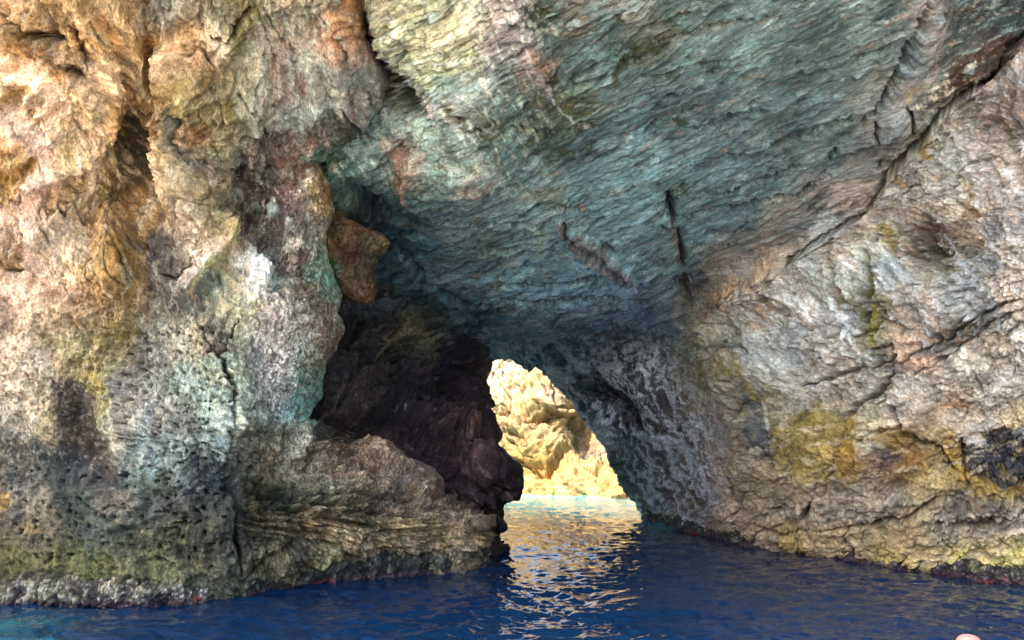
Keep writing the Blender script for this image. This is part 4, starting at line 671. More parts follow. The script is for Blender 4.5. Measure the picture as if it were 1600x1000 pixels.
streak(VS, 52, 6., 11, .14, 'b4bcc4', .5, rt*up, 7); streak(VS, 50, 5., 9, .18, 'a4886c', .5, rt*up, 8); streak(VS, 56, 7., 7, .24, '5c5c2c', .6, rt*up, 9); streak(VS, 48, 5., 7, .16, '54524e', .5, rt*up, 10)
streak(VS, -16, 4., 9, .14, 'b0a48c', .5, rt*low, 11); streak(VS, -14, 4., 8, .14, '5a4c3c', .55, rt*low, 12); streak(VS, 75, 3., 10, .2, '8a7434', .5, rt*sstep(560, 640, VS.y)*sstep(800, 740, VS.y), 13)
fract(VS, -24, 8., 12, .05, .5, (1-wr)*(1-.7*wl_), 3); fract(VS, -21, 9., 34, .10, .55, (1-wr), 8, .92)
lng = fbm(A_*np.array([.45, 7., 5.]), 1., 4, .6, seed=66); VS.c *= (1+(1-wr)*.55*lng)[:, None]; VS.d += (1-wr)*.03*lng*g2
fract(VS, -25, 2.2, 34, .09, .65, wr*(1-.8*wl_), 13, .93); fract(VS, 62, 2., 30, .07, .6, wr*(1-.8*wl_), 19, .94); fract(VS, -12, 2.5, 12, .03, .4, wr*(1-.8*wl_), 27, .88)
VS.aux[:, 0] = np.where(leg, .3, .12)*1.0
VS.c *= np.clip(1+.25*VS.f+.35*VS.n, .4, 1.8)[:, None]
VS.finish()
fc = gridfaces(VS.H, VS.W); cx = VS.x[fc].mean(1); cy = VS.y[fc].mean(1)
hn = fbm(np.c_[cx, cy, cx*0], 1/20, 4, .6, seed=52)*6
hn2 = fbm(np.c_[cx, cy, cx*0], 1/20, 4, .6, seed=53)*6
keep = ~inpoly(cx+hn, cy+hn2, HOLE); fc = fc[keep]; cx = cx[keep]; cy = cy[keep]
arch_poly = [(390, 545), (740, 545), (850, 520), (1000, 500), (1070, 505), (1110, 580), (1150, 680), (1150, 760), (1148, 1000), (390, 1000)]
wx_ = cx+fbm(np.c_[cx, cy, cx*0], 1/40, 3, seed=55)*12; wy_ = cy+fbm(np.c_[cx, cy, cx*0], 1/40, 3, seed=56)*12
isa = inpoly(wx_, wy_, arch_poly); isr = inpoly(wx_, wy_, CRACK+[(1040, 560), (1040, 1100), (2100, 1100), (2100, -600), (1660, -600)]) & ~isa
# rock thickness behind the arch edge: the tunnel walls carry on outwards
ek = np.sort(np.stack([fc, np.roll(fc, -1, 1)], -1).reshape(-1, 2), 1)
ue, ct = np.unique(ek, axis=0, return_counts=True); be = ue[ct == 1]
m = (VS.x[be] > 690).all(1) & (VS.x[be] < 1030).all(1) & (VS.y[be] > 540).all(1) & (VS.y[be] < 930).all(1); be = be[m]
bv = np.unique(be); mp = np.full(len(VS.V), -1); mp[bv] = np.arange(len(bv)); nb = len(bv); NR = 14
V2 = [VS.V[bv]]; C2 = [VS.c[bv]]
for k in range(1, NR+1):
    v = VS.P[bv].copy(); t = k/NR
    ox = np.where(VS.x[bv] > 790, 1, -1)*np.clip(np.abs(VS.x[bv]-790)/100, 0, 1)
    v[:, 0] += ox*(.10*k**1.1)+v[:, 0]*(.02*k); v[:, 1] += .33*k; v[:, 2] += .10*k*(VS.y[bv] < 640)+.03*k
    v += np.c_[fbm(v, 1.5, 3, seed=57), fbm(v, 1.5, 3, seed=58), fbm(v, 1.5, 3, seed=59)]*.12*min(k, 4)/4
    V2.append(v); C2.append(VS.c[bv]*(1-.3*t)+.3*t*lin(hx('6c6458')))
F2 = []
e0 = mp[be]
for k in range(NR): F2.append(np.c_[e0[:, 0]+k*nb, e0[:, 1]+k*nb, e0[:, 1]+(k+1)*nb, e0[:, 0]+(k+1)*nb])
na = len(VS.V)
Vall = np.concatenate([VS.V]+V2); Call = np.concatenate([VS.c]+C2); Aall = np.concatenate([VS.aux, np.tile([.4, 0, 0], (nb*(NR+1), 1))])
Farch = np.concatenate([fc[isa], np.concatenate(F2)+na])
top = link(bpy.data.objects.new('cave_ceiling', None))
rest = regions(VS, fc, ~isa & ~isr, ROCK_C, top, [
    ('rock_rib', [(870, 345), (890, 350), (930, 375), (960, 400), (985, 425), (1000, 450), (975, 442), (935, 425), (900, 402), (886, 378)], 'brown rib slanting across the blue ceiling'),
    ('moss_patch', [(865, 145), (890, 140), (925, 155), (930, 175), (915, 196), (895, 188), (875, 165)], 'dark green moss patch below the pale ridge'),
    ('moss_patch', [(970, 85), (990, 68), (1010, 58), (1050, 50), (1045, 68), (1010, 82), (985, 100), (970, 112), (960, 135), (955, 115)], 'long dark moss streak'),
    ('moss_patch', [(828, 0), (860, 5), (862, 40), (835, 42), (818, 30)], 'dark moss patch at the top edge of the photo'),
    ('pale_bulge', [(576, -60), (576, 70), (600, 110), (640, 130), (690, 215), (740, 210), (760, 150), (745, 60), (740, -60)], 'pale yellow green hanging bulge'),
    ('overhang', [(1450, 180), (1440, 120), (1490, 40), (1600, -60), (1700, -60), (1600, 55), (1560, 110), (1480, 170)], 'dark brown overhang splashed with pale lichen'),
    ('dark_cleft', [(520, 300), (560, 318), (620, 350), (650, 385), (620, 400), (560, 400), (500, 420), (480, 320)], 'black cleft above the boulder')], Vall, Call, Aall)
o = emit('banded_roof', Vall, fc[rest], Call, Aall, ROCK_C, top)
o = top
tag(o, 'blue green cave ceiling of banded rock sloping down towards the bright opening', 'cave ceiling', kind='thing')
right = link(bpy.data.objects.new('cave_wall', None))
rest = regions(VS, fc, isr, ROCK_R, right, [
    ('dark_seam', [(1505, 735), (1500, 700), (1530, 680), (1570, 668), (1700, 680), (1700, 760), (1560, 755), (1520, 750)], 'wet black band of rock'),
    ('moss_streak', [(1368, 400), (1392, 400), (1396, 480), (1398, 540), (1375, 545), (1374, 480)], 'yellow green moss hanging below a crack'),
    ('cavity', [(1438, 342), (1460, 345), (1472, 400), (1465, 415), (1450, 400), (1438, 370)], 'brown teardrop cavity'),
    ('ochre_stain', [(1195, 600), (1312, 600), (1312, 740), (1235, 745), (1205, 690)], 'ochre seepage stain left of the long crack'),
    ('ochre_stain', [(1318, 630), (1350, 625), (1365, 668), (1415, 665), (1470, 705), (1500, 745), (1430, 760), (1310, 745)], 'brown wet ochre stain around a hollow'),
    ('wall_foot', [(1000, 790), (1290, 800), (1500, 775), (2000, 770), (2000, 1100), (1000, 1100)], 'brown foot of the wall above the waterline')], Vall, Call, Aall)
o = emit('cracked_face', Vall, fc[rest], Call, Aall, ROCK_R, right)
o = right
tag(o, 'grey and tan cracked rock face with ochre wet stains filling the right side', 'rock face', kind='thing')
o = emit('rock_arch', Vall, Farch, Call, Aall, ROCK)
tag(o, 'dark rock arch leg veined with white that frames the right of the opening', 'rock arch', kind='thing'); ARCH = o

# ------------------------------------------------------------------ dark headland left of the opening
hl = Depth([(400, 400, 15.5), (400, 700, 13.4), (400, 950, 13.4), (520, 450, 15.6), (520, 600, 14.4), (520, 700, 13.8), (620, 470, 16.6), (620, 560, 16.2), (620, 660, 14.9), (620, 760, 14.2),
            (700, 480, 18.2), (700, 560, 17.8), (700, 640, 16.4), (700, 720, 15.0), (700, 800, 14.8), (760, 560, 19.2), (765, 620, 18.0), (770, 680, 16.4), (800, 740, 15.2), (812, 770, 15.2), (760, 740, 14.8),
            (780, 800, 15.6), (790, 862, WL(790, 862)), (790, 930, WL(790, 862)), (700, 930, 14.6), (780, 420, 20)])
ys = axis(440, 900, 400, 950, Q)
edge = [(400, 760), (545, 768), (560, 768), (575, 763), (590, 759), (610, 761), (625, 764), (632, 771), (638, 758), (650, 762), (662, 772), (672, 776), (682, 775), (690, 766), (698, 770), (703, 786), (712, 793), (722, 801),
        (735, 810), (748, 815), (762, 816), (772, 813), (779, 806), (783, 791), (795, 786), (805, 786), (815, 789), (824, 792), (830, 788), (836, 780), (846, 776), (852, 786), (862, 788), (870, 782), (890, 780), (950, 780)]
ed = interp(edge, ys)+fbm(np.c_[ys, ys*0, ys*0], 1/9, 3, .6, seed=5)*2.5
cols = np.linspace(0, 1, int(400/Q)); base = 400+(ed[:, None]-400)*cols[None]
D = hl(base, ys[:, None]*np.ones_like(base)); qd = ed[:, None]-base; R = 30.
D = D+np.where(qd < R, .7*(1-np.sqrt(np.clip(1-(1-qd/R)**2, 0, 1))), 0)
k = np.arange(1, 21); xr = ed[:, None]-k[None]**1.2*1.2; Dr = D[:, -1:]+k[None]*.2
xx = np.concatenate([base, xr], 1); DD = np.concatenate([D, Dr], 1)
HS = Surf(xx, ys[:, None]*np.ones_like(xx), DD)
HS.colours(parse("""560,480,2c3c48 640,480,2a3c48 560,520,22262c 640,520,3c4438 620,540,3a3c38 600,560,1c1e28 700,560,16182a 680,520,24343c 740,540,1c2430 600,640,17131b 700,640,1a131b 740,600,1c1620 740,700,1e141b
560,680,261c1e 640,700,261a22 760,740,20151a 700,740,261a22 640,620,1a161e 790,750,1c1216 520,600,2c2a30 540,620,3a3434 500,660,241c20 700,690,281c20 730,730,3a2a2c 780,830,1c1416 560,720,30262a"""), 1.45)  # dark stone, with part of its deep shade painted into the colour
rockdisp(HS, .25, .22, .08, .03)
for p, w, dp in [([(640, 690), (690, 700), (740, 690), (770, 690)], 7, .3), ([(600, 660), (660, 670), (720, 665), (760, 655)], 5, .2), ([(700, 790), (760, 780), (800, 780)], 6, .25), ([(660, 735), (700, 750), (720, 790)], 6, .25),
                 ([(620, 480), (610, 530), (590, 600)], 7, .25), ([(675, 530), (670, 570), (690, 620)], 12, .4), ([(560, 500), (555, 560), (530, 640)], 7, .25)]: HS.crack(p, w, dp, '0c0a0c', .5)
HS.step([(640, 700), (700, 712), (760, 705), (800, 715)], .3, 60); HS.dent(770, 740, 40, 34, .15); HS.dent(715, 770, 30, 20, .2)
for p, w, c, a in [([(635, 500), (600, 545), (580, 560)], 7, '6c7058', .6), ([(598, 520), (596, 560), (594, 590)], 5, '54524c', .5), ([(540, 600), (525, 640), (508, 648)], 4, '5c5454', .6), ([(530, 610), (520, 630)], 3, '605858', .5), ([(740, 700), (735, 705)], 8, '50382c', .5)]: HS.stroke(p, w, c, a)
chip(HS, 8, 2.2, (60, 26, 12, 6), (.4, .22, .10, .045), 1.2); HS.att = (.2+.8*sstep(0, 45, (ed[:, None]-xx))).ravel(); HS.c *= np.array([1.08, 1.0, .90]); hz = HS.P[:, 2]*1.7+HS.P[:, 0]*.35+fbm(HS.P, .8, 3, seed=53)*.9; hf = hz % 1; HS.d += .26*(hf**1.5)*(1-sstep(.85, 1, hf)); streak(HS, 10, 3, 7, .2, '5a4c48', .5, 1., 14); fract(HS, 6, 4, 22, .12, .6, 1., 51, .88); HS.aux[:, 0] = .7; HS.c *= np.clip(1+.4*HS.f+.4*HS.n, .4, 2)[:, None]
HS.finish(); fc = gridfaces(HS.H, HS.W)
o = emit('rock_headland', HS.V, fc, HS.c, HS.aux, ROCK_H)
tag(o, 'almost black jagged rock headland on the left edge of the bright opening', 'rock headland', kind='thing'); HEAD = o

# ------------------------------------------------------------------ sunlit cliff outside
cl = Depth([(560, 800, 33), (700, 772, WL(700, 770)), (800, 770, WL(800, 770)), (900, 774, WL(900, 774)), (980, 778, WL(980, 778)), (1100, 782, WL(1100, 782)), (1250, 786, WL(1250, 786)), (700, 850, WL(700, 770)), (900, 850, WL(900, 774)), (1100, 850, WL(1100, 782)), (1250, 850, WL(1250, 786)),
            (700, 700, 36), (800, 730, 36), (830, 700, 35.2), (900, 720, 34.5), (950, 720, 34.5), (860, 640, 36.6), (800, 640, 37.0), (900, 680, 37.2), (930, 660, 37.6), (860, 590, 38.0), (800, 580, 38.8), (700, 560, 39.5),
            (1000, 640, 38.5), (1000, 550, 40), (1200, 650, 37), (800, 450, 43), (1000, 400, 44), (600, 450, 43), (1250, 400, 44), (700, 200, 48), (1100, 200, 48)])
xs = axis(745, 1015, 540, 1260, 1.5); ys = np.arange(485, 830, 1.5)
xx, yy = np.meshgrid(xs, ys); CS = Surf(xx, yy, cl(xx, yy))
SAT = 1.; CS.colours(parse("""770,580,f0e6d4 800,570,f4ecdc 800,600,e8d4b0 770,620,ead8b8 840,590,e4cca4 850,600,d8b07c 860,620,d6c4b0 800,650,dcc090 790,680,d0b890 840,650,e0c496 860,680,dcc498 890,640,d8bc90 900,660,b4a898 920,690,8c8684
930,680,c0a060 940,700,a8a098 820,720,dcb478 850,740,d8b070 900,720,e4c890 930,740,e0c488 960,750,dcbc80 880,750,e4c484 830,750,e8cc8c 790,720,e0c48c 700,650,d8c09c 1050,650,c8b498 1050,760,d8b880 800,765,e8c88c 900,768,ecd09c 800,400,d8c8b0"""), .40)  # greyer points in the recess paint its shade into the cliff colour
rockdisp(CS, .25, .22, .05, .03)
for p, w, dp in [([(850, 645), (880, 655), (900, 690), (912, 712), (950, 708)], 5, .35), ([(860, 640), (885, 640), (920, 650), (940, 672)], 4, .3), ([(820, 665), (850, 660), (870, 650)], 5, .25), ([(800, 680), (820, 690), (830, 702)], 6, .3), ([(810, 722), (840, 742), (870, 730), (900, 705)], 5, .3),
                 ([(770, 650), (800, 655)], 5, .25), ([(765, 690), (790, 680)], 4, .2), ([(900, 692), (940, 694)], 3, .2), ([(795, 740), (830, 745)], 5, .2), ([(860, 610), (865, 640), (850, 660)], 4, .2)]: CS.crack(p, w, dp, 'a08c70', .2)
CS.dent(832, 640, 26, 12, .5, 20); CS.dent(800, 668, 14, 10, .35); CS.dent(862, 692, 36, 24, .55, 30); CS.dent(915, 692, 24, 18, -.8, 30); CS.dent(830, 735, 30, 14, -.5, 20); CS.dent(800, 600, 24, 20, .3)
m = sstep(755, 765, CS.y+CS.rn*3)*(1-sstep(767, 770, CS.y)); CS.c = CS.c*(1+.2*m[:, None])
chip(CS, 20, 1.6, (44, 20, 9, 4.5), (.40, .18, .08, .04), .4); CS.c *= np.array([1.06, .97, .80]); streak(CS, 30, 2, 4, .1, 'b89c6c', .5, 1., 15); streak(CS, -35, 3, 5, .15, 'a08454', .5, 1., 16); fract(CS, 28, 2.5, 16, .25, .35, 1., 61, .9); fract(CS, -40, 2.5, 20, .25, .35, 1., 63, .9); CS.aux[:, 0] = .1; CS.c *= np.clip(1+.10*CS.f+.10*CS.n, .5, 1.4)[:, None]
CS.finish()
t0 = CS.V[:CS.W]; pl = [t0+np.array([0, 1.2*k, .25*k**.5])+np.c_[t0[:, 0]*0, t0[:, 0]*0, fbm(t0+k*.7, .5, 3, seed=9)]*.8 for k in range(9, 0, -1)]
CS.V = np.concatenate(pl+[CS.V]); CS.c = np.concatenate([np.tile(CS.c[:CS.W], (9, 1)), CS.c]); CS.aux = np.concatenate([np.tile(CS.aux[:CS.W], (9, 1)), CS.aux]); CS.H += 9
o = emit('sea_cliff', CS.V, gridfaces(CS.H, CS.W), np.clip(CS.c, 0, .75), CS.aux, CLIFFM)
tag(o, 'sunlit cream and golden cliff seen through the cave opening across turquoise water', 'cliff', kind='thing')

SAT = .8
# ------------------------------------------------------------------ single rocks from their outlines
def rock(name, outline, D, bulge, pts, label, cat, k=1., peb=.6, n=90, mat=ROCK, seed=0, thick=None, group=None, sink=.15, knob=1, parent=None):
    A = np.array(outline, float); L_ = np.r_[0, np.cumsum(np.hypot(*np.diff(np.r_[A, A[:1]], axis=0).T))]
    per = L_[-1]; n = int(max(24, per/Q)); s_ = np.linspace(0, per, n, endpoint=False); B = np.r_[A, A[:1]]
    ox = np.interp(s_, L_, B[:, 0]); oy = np.interp(s_, L_, B[:, 1]); c = A.mean(0)
    R_ = np.hypot(ox-c[0], oy-c[1]).mean(); nr = int(max(8, R_/Q)); r = np.linspace(0.02, 1, nr)
    back = max(6, nr//3); rb = np.linspace(1, .4, back+1)[1:]
    rr = np.r_[r, rb]; z = np.r_[bulge*np.sqrt(1-r**2.2), -(thick or bulge)*np.sqrt(np.clip(1-rb**2, 0, 1))]
    xx = c[0]+rr[:, None]*(ox-c[0]); yy = c[1]+rr[:, None]*(oy-c[1]); DD = (D(xx, yy) if callable(D) else D)-z[:, None]+0*xx
    xx = np.c_[xx, xx[:, :1]]; yy = np.c_[yy, yy[:, :1]]; DD = np.c_[DD, DD[:, :1]]
    s = Surf(xx, yy, DD); s.colours(pts, k)
    m_px = R_/F*(D if not callable(D) else 12)
    s.N = s.P-(U(c[0], c[1], (D if not callable(D) else 12)+.0)); s.N /= np.linalg.norm(s.N, axis=1, keepdims=True)+1e-6
    s.P = s.P; sc = min(1, m_px*1.6)
    s.d = sc*knob*(.10*fbm(s.P, 1.6/sc, 4, .55, seed=seed)+.07*fbm(s.P, 5/sc, 4, .6, True, seed=seed+1))+.012*fbm(s.P, 22, 3, .6, seed=seed)
    if sc > .3: chip(s, 50, 1.3, (46, 20, 9), (.14, .08, .04), 1.6)
    s.c *= np.clip(1+.5*fbm(s.P, 9, 4, .7, seed=seed+2), .4, 1.8)[:, None]; s.aux[:, 0] = peb
    s.d *= 1-.75*np.repeat(rr, s.W)**4; s.finish(); s.V = s.V.reshape(s.H, s.W, 3); s.V[:, -1] = s.V[:, 0]; s.V = s.V.reshape(-1, 3)
    o = emit(name, s.V, gridfaces(s.H, s.W), s.c, s.aux, mat, parent)
    if parent is not None: o['label'] = label; return o
    return tag(o, label, cat, group, 'thing')
rock('hanging_boulder', [(500, 330), (515, 325), (530, 328), (545, 342), (560, 350), (575, 358), (590, 362), (600, 368), (607, 380), (603, 395), (592, 405), (588, 420), (586, 440), (590, 455), (585, 470), (570, 478), (545, 470), (520, 450), (505, 420), (500, 380)], 12.4, .45,
     parse("530,345,8a744c 560,365,8a6a48 590,375,94805c 520,380,8c7040 550,400,7c5c3c 580,400,6c6448 540,430,7a5c40 570,440,6a543c 585,460,8c6a48 520,420,5c7c5c 510,350,8c7440"), 'brown pebbly conglomerate boulder hanging beside the dark cleft under the ceiling', 'boulder', .55, .8, seed=3, thick=1.6, knob=1.0)
rock('rock', [(769, 851), (778, 846), (785, 850), (794, 849), (798, 857), (792, 863), (776, 864), (768, 860)], 15.3, .22, parse("780,855,2a1c1c 792,855,30201f"), 'small dark boulder at the water under the black headland', 'boulder', 1., .5, seed=14)
rock('stone', [(770, 822), (782, 815), (792, 818), (794, 827), (786, 833), (776, 832)], 15.5, .25, parse("780,825,20161a"), 'small black lump jutting over the water from the headland base', 'rock', 1., .5, seed=15, parent=HEAD)
rock('stone', [(585, 605), (590, 602), (596, 607), (596, 613), (589, 614)], 15.1, .07, parse("590,608,b0aca4"), 'single pale stone stuck in the dark headland wall', 'stone', 2.2, 0, seed=16, parent=HEAD)
rock('stone', [(604, 629), (612, 626), (618, 631), (616, 637), (606, 637)], 14.9, .06, parse("610,632,5c5458"), 'grey stone below the pale one in the dark wall', 'stone', 1.5, 0, seed=17, parent=HEAD)
rock('stone', [(629, 628), (634, 626), (637, 635), (634, 643), (630, 640)], 14.9, .06, parse("633,635,5a5450"), 'upright grey sliver of stone in the dark headland wall', 'stone', 1.4, 0, seed=18, parent=HEAD)
rock('stone', [(452, 402), (460, 399), (468, 402), (469, 411), (460, 416), (453, 411)], 10.4, .12, parse("458,404,9c8478 464,408,6c645c"), 'pinkish angular stone lodged in the reddish gully of the left wall', 'stone', 1., .1, seed=19, parent=WALL)
rock('stone', [(416, 320), (424, 314), (434, 320), (438, 330), (430, 342), (420, 346), (417, 334)], 10.35, .14, parse("424,320,a8aca4 430,330,84948c 422,338,708070"), 'pale grey angular stone lodged high in the left gully', 'stone', 1., .1, seed=20, parent=WALL)
rock('stone', [(735, 811), (750, 806), (764, 815), (766, 828), (750, 832), (735, 824)], 12.95, .22, parse("745,815,84705c 758,822,786650 745,825,806c54"), 'tan angular block at the right tip of the layered ledge', 'rock', 1., .3, seed=22, parent=LEDGE)

# ------------------------------------------------------------------ crust of weed and shell along the waterline
def crust(name, line, hgt, dep, pal, label, seed, parent, top=None):
    A = np.array(line, float); n = int((A[-1, 0]-A[0, 0])/1.6); xs = np.linspace(A[0, 0], A[-1, 0], n)
    yb = np.interp(xs, A[:, 0], A[:, 1]); base = np.stack([*U(xs, yb, WL(xs, yb)).T], 1); base[:, 2] = 0
    tgt = np.gradient(base, axis=0); nrm = np.c_[tgt[:, 1], -tgt[:, 0], np.zeros(n)]; nrm /= np.linalg.norm(nrm, axis=1, keepdims=True)+1e-9
    nrm *= np.sign(-(nrm*base).sum(1))[:, None]
    m = 34; th = np.linspace(-.9, 3.0, m)
    hv = hgt*(1+.45*fbm(np.c_[xs, xs*0, xs*0], 1/60, 3, seed=seed))
    if top is not None: hv = hv*np.interp(xs, *np.array(top).T)
    out = dep*(.7+.5*fbm(np.c_[xs, xs*0, xs*0], 1/40, 3, seed=seed+1))
    V = base[None]+nrm[None]*(np.cos(th)[:, None]*.5*out[None]+.25*out[None]-.12)[..., None]
    V[..., 2] += (np.sin(th)[:, None]*.5+.46)*hv[None]-.05
    Nn = nrm[None]*np.cos(th)[:, None, None]+np.array([0, 0, 1.])*np.sin(th)[:, None, None]
    V = V.reshape(-1, 3); Nn = Nn.reshape(-1, 3)
    r = fbm(V, 5, 5, .7, seed=seed+2); r2 = fbm(V, 14, 4, .7, True, seed=seed+3)
    V = V+Nn*(.16*r+.055*r2)[:, None]
    z = V[:, 2]; c = np.tile(lin(hx(pal[0])), (len(V), 1))
    def mx(mk, h, a=1.): 
        nonlocal c; mk = np.clip(mk, 0, 1)[:, None]*a; c = c*(1-mk)+lin(hx(h))*mk
    f1 = fbm(V, 3, 4, .6, seed=seed+4); f2 = fbm(V, 9, 4, .7, seed=seed+5); f3 = fbm(V, 20, 3, .7, seed=seed+6); f5 = fbm(V, 1.3, 3, seed=seed+9)
    mx(sstep(-.05, .25, f2), pal[1]); mx(sstep(.1, .3, f3+.4*f1), pal[2], .9); mx(sstep(.05, .3, f1)*sstep(.08, .25, z), pal[3], .8)
    mx(sstep(.15, -.15, r)*.9, pal[4])
    mx(sstep(.10, .02, z+.06*f2), '3c2834', .8); mx(sstep(.07, .03, z+.05*f3)*sstep(.05, .3, f2), '8c6c7c', .6)
    mx(sstep(.10, .03, z)*sstep(.3, .45, f5), 'a83418', .8)
    aux = np.tile([0., .25, 0], (len(V), 1))
    o = emit(name, V, gridfaces(m, n), c*.9, aux, CRUST, parent); return tag(o, label)
crust('algae_crust', [(-260, 948), (0, 943), (200, 945), (280, 941), (350, 930), (372, 926)], .34, .42, ['5c5848', 'c0b898', 'e8e8e4', 'a8a870', '24222a'], 'pale yellow and white crust along the waterline below the left wall', 201, WALL)
crust('algae_crust', [(355, 930), (450, 918), (560, 905), (660, 896), (720, 890), (758, 884)], .42, .34, ['26262a', '4c4a40', '8c8c70', '5c5c44', '141418'], 'blackish crust with pink edge along the waterline of the layered ledge', 221, LEDGE)
crust('algae_crust', [(1008, 812), (1040, 818), (1080, 831), (1150, 850), (1200, 857), (1250, 862), (1300, 873), (1400, 889), (1500, 901), (1600, 912), (1900, 934)], .26, .26, ['26242a', '48464a', '9c9c7c', '8c8c4c', '14121a'], 'dark mussel crust with red edge along the waterline of the right face', 241, right)

# ------------------------------------------------------------------ unseen rock mass above and around, added to block sunlight
def slab(a, b):
    n = 9; V = []; Fc = []
    for ax in range(3):
        for sd in (0, 1):
            u = np.linspace(0, 1, n); uu, vv = np.meshgrid(u, u); p = np.zeros((n*n, 3)); o_ = [i for i in range(3) if i != ax]
            p[:, ax] = sd; p[:, o_[0]] = uu.ravel(); p[:, o_[1]] = vv.ravel()
            Fc.append(gridfaces(n, n)+len(V)*n*n); V.append(p)
    V = np.concatenate(V); a = np.array(a, float); b = np.array(b, float); V = a+V*(b-a)
    V = V+np.c_[fbm(V, .11, 3, seed=1), fbm(V, .11, 3, seed=2), fbm(V, .11, 3, seed=3)]*.9
    return V, np.concatenate(Fc)
parts = [slab((-26, 4, 9.6), (26, 25, 14.5)), slab((-26, 8.5, -2), (-11.5, 25, 11)), slab((-26, 19.5, -2), (-3.2, 24.5, 11)), slab((11.5, 6.5, -2), (26, 25, 11)), slab((7.5, 19.5, -2), (26, 24.5, 11))]
V = []; Fc = []; n0 = 0
for v, f in parts: V.append(v); Fc.append(f+n0); n0 += len(v)
V = np.concatenate(V); c = np.tile([.30, .26, .20], (len(V), 1))
o = emit('terrain_blocker', V, np.concatenate(Fc), c, c*0, CLIFFM); tag(o, 'unseen rock mass around the cave, added to block sun', kind='structure')

# ------------------------------------------------------------------ water
def water():
    m, t, b, N, L = nodes('sea_water')
    ca = N('Attribute', attribute_name='Col'); L(ca.outputs['Color'], b.inputs['Base Color'])
    b.inputs['Roughness'].default_value = .015; b.inputs['IOR'].default_value = 1.55
    tc = N('TexCoord'); mp = N('Mapping'); mp.inputs['Scale'].default_value = (1, 1.5, 1); L(tc.outputs['Object'], mp.inputs[0])
    n = N('TexNoise'); n.inputs['Scale'].default_value = 5; n.inputs['Detail'].default_value = 3; L(mp.outputs[0], n.inputs['Vector'])
    bp = N('Bump'); bp.inputs['Strength'].default_value = .3; bp.inputs['Distance'].default_value = .05; L(n.outputs[0], bp.inputs['Height']); L(bp.outputs[0], b.inputs['Normal'])
    return m
yr = np.r_[np.linspace(706, 770, 25)[:-1], np.arange(770, 1010, 1.1), np.geomspace(1012, 2600, 50)]
Yd = np.array([WL(800, v) for v in yr]); Yd = Yd[(Yd > 0)]
uu = axis(-20, 1620, -900, 2500, 2.0)
X = (uu[None]-800)/F*(Yd[:, None]*1.02); Yg = Yd[:, None]*np.ones_like(X)
P = np.c_[X.ravel(), Yg.ravel(), np.zeros(X.size)]
w = .5*fbm(P, .35, 2, seed=301)
Pw = np.c_[P[:, 0]*.55+w, P[:, 1]+w, P[:, 2]]
fade = np.clip(14/np.maximum(P[:, 1], 1), .5, 1.3)
z = .06*fbm(Pw, .8, 2, seed=302)-.055*np.abs(fbm(Pw, 1.9, 2, .5, seed=303))*1.6-.042*np.abs(fbm(Pw, 4.2, 2, .5, seed=304))*1.6+.013*fbm(Pw, 10, 2, .5, seed=306)
P[:, 2] = (z+.012)*np.clip(P[:, 1]/3, .3, 1)
c = np.tile(np.array([.002, .020, .068]), (len(P), 1))
def wm(mk, col):
    global c; mk = np.clip(mk, 0, 1)[:, None]; c = c*(1-mk)+np.array(col)*mk
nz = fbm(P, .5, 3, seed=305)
wm(sstep(19, 24, P[:, 1]+nz*2), (.10, .66, .60)); wm(sstep(3.2, 1.2, P[:, 1]+nz), (.46, .33, .23)); wm(sstep(33.3, 34.6, P[:, 1]+nz), (.55, .48, .30))  # sandy band near and behind the camera added to bounce warm light
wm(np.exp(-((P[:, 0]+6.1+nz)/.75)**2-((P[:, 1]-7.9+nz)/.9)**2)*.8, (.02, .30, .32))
o = emit('water', P, gridfaces(len(Yd), len(uu)), c, c*0, water()); tag(o, 'deep blue rippled sea water with golden reflections of the sunlit cliff', kind='structure')
# sea bed below
me = rawmesh('seabed', np.array([(-300, -300, -4), (300, -300, -4), (300, 600, -4), (-300, 600, -4.)]), np.array([[0, 1, 2, 3]]), np.tile([.05, .12, .14], (4, 1)), np.zeros((4, 3)), ROCK)
o = link(bpy.data.objects.new('seabed', me)); tag(o, kind='structure')
# open sea round the cave, sand-toned to bounce warm light onto the rock
ring = np.array([(-400, -400, -.25), (400, -400, -.25), (400, 600, -.25), (-400, 600, -.25)])
me = rawmesh('sea', ring, np.array([[0, 1, 2, 3]]), np.tile([.46, .33, .23], (4, 1)), np.zeros((4, 3)), o.data.materials[0]); me.materials.clear(); me.materials.append(bpy.data.materials['sea_water'])
o = link(bpy.data.objects.new('sea', me)); tag(o, kind='structure')

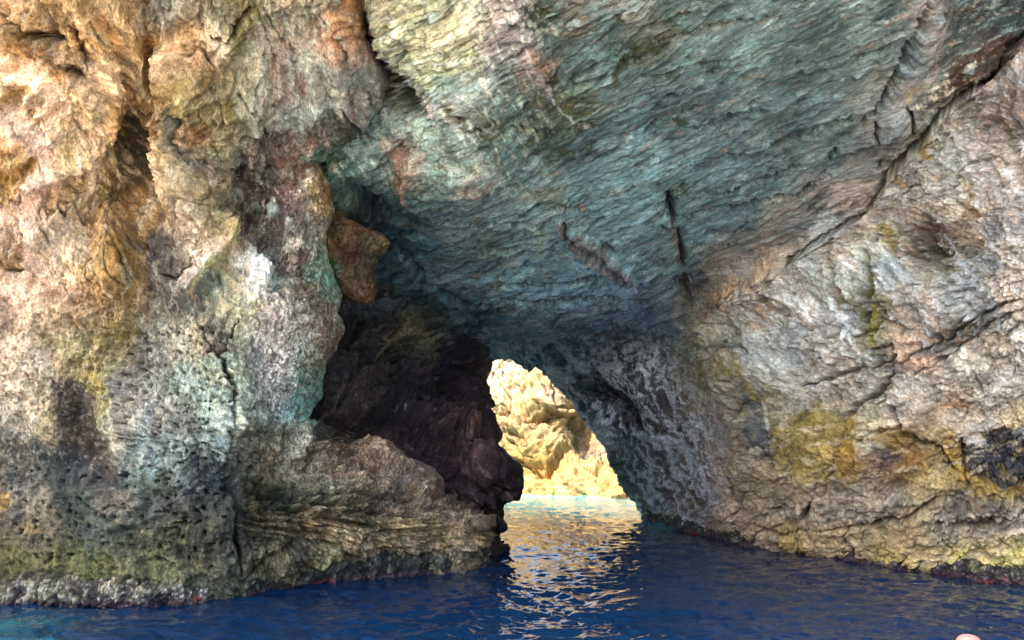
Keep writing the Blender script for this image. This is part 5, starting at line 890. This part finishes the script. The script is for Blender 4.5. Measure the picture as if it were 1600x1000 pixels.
# ------------------------------------------------------------------ raised hand below the frame, one fingertip showing
def skin_mat():
    m, t, b, N, L = nodes('skin'); b.inputs['Base Color'].default_value = (.17, .085, .085, 1); b.inputs['Roughness'].default_value = .5
    b.inputs['Subsurface Weight'].default_value = .15; b.inputs['Subsurface Radius'].default_value = (.01, .004, .002)
    n = N('TexNoise'); n.inputs['Scale'].default_value = 600; bp = N('Bump'); bp.inputs['Strength'].default_value = .15; bp.inputs['Distance'].default_value = .0005
    L(n.outputs[0], bp.inputs['Height']); L(bp.outputs[0], b.inputs['Normal']); return m
tip = U(1511, 990, .50)
Vh = [(0, .01, -.30), (0, 0, -.22), (0, 0, -.17), (0, 0, -.135)]; Rh = [.027, .026, .030, .028]; E = [(0, 1), (1, 2), (2, 3)]
def add(root, pts):
    last = root
    for *p, r in pts: Vh.append(tuple(p)); Rh.append(r); E.append((last, len(Vh)-1)); last = len(Vh)-1
add(3, [(-.010, 0, -.105, .0115), (-.004, 0, -.06, .0098), (-.001, 0, -.03, .0092), (.001, 0, -.014, .0108), (.001, 0, -.0055, .0092), (.001, 0, 0, .0048)])           # index, raised
add(3, [(.012, 0, -.105, .0112), (.014, -.022, -.085, .0098), (.014, -.040, -.105, .009), (.013, -.034, -.125, .0082)])
add(2, [(.030, 0, -.115, .0108), (.032, -.020, -.098, .0092), (.031, -.036, -.117, .0085), (.030, -.030, -.134, .0078)])
add(2, [(.042, 0, -.130, .0100), (.046, -.015, -.115, .0082), (.045, -.028, -.130, .0075), (.044, -.024, -.144, .007)])
add(1, [(-.030, -.010, -.175, .0145), (-.040, -.024, -.145, .0115), (-.030, -.036, -.125, .0100), (-.012, -.042, -.112, .0085)])      # thumb
me = bpy.data.meshes.new('person'); me.from_pydata(Vh, E, []); me.materials.append(skin_mat())
hand = link(bpy.data.objects.new('person', me)); hand.location = tip
sm = hand.modifiers.new('skin', 'SKIN'); me.skin_vertices or None
for i, r in enumerate(Rh): me.skin_vertices[0].data[i].radius = (r, r)
me.skin_vertices[0].data[0].use_root = True
sm.use_smooth_shade = True; sb = hand.modifiers.new('sub', 'SUBSURF'); sb.levels = 2; sb.render_levels = 2
tag(hand, 'pink fingertip of a raised hand poking up at the bottom right corner', 'person', kind='thing')
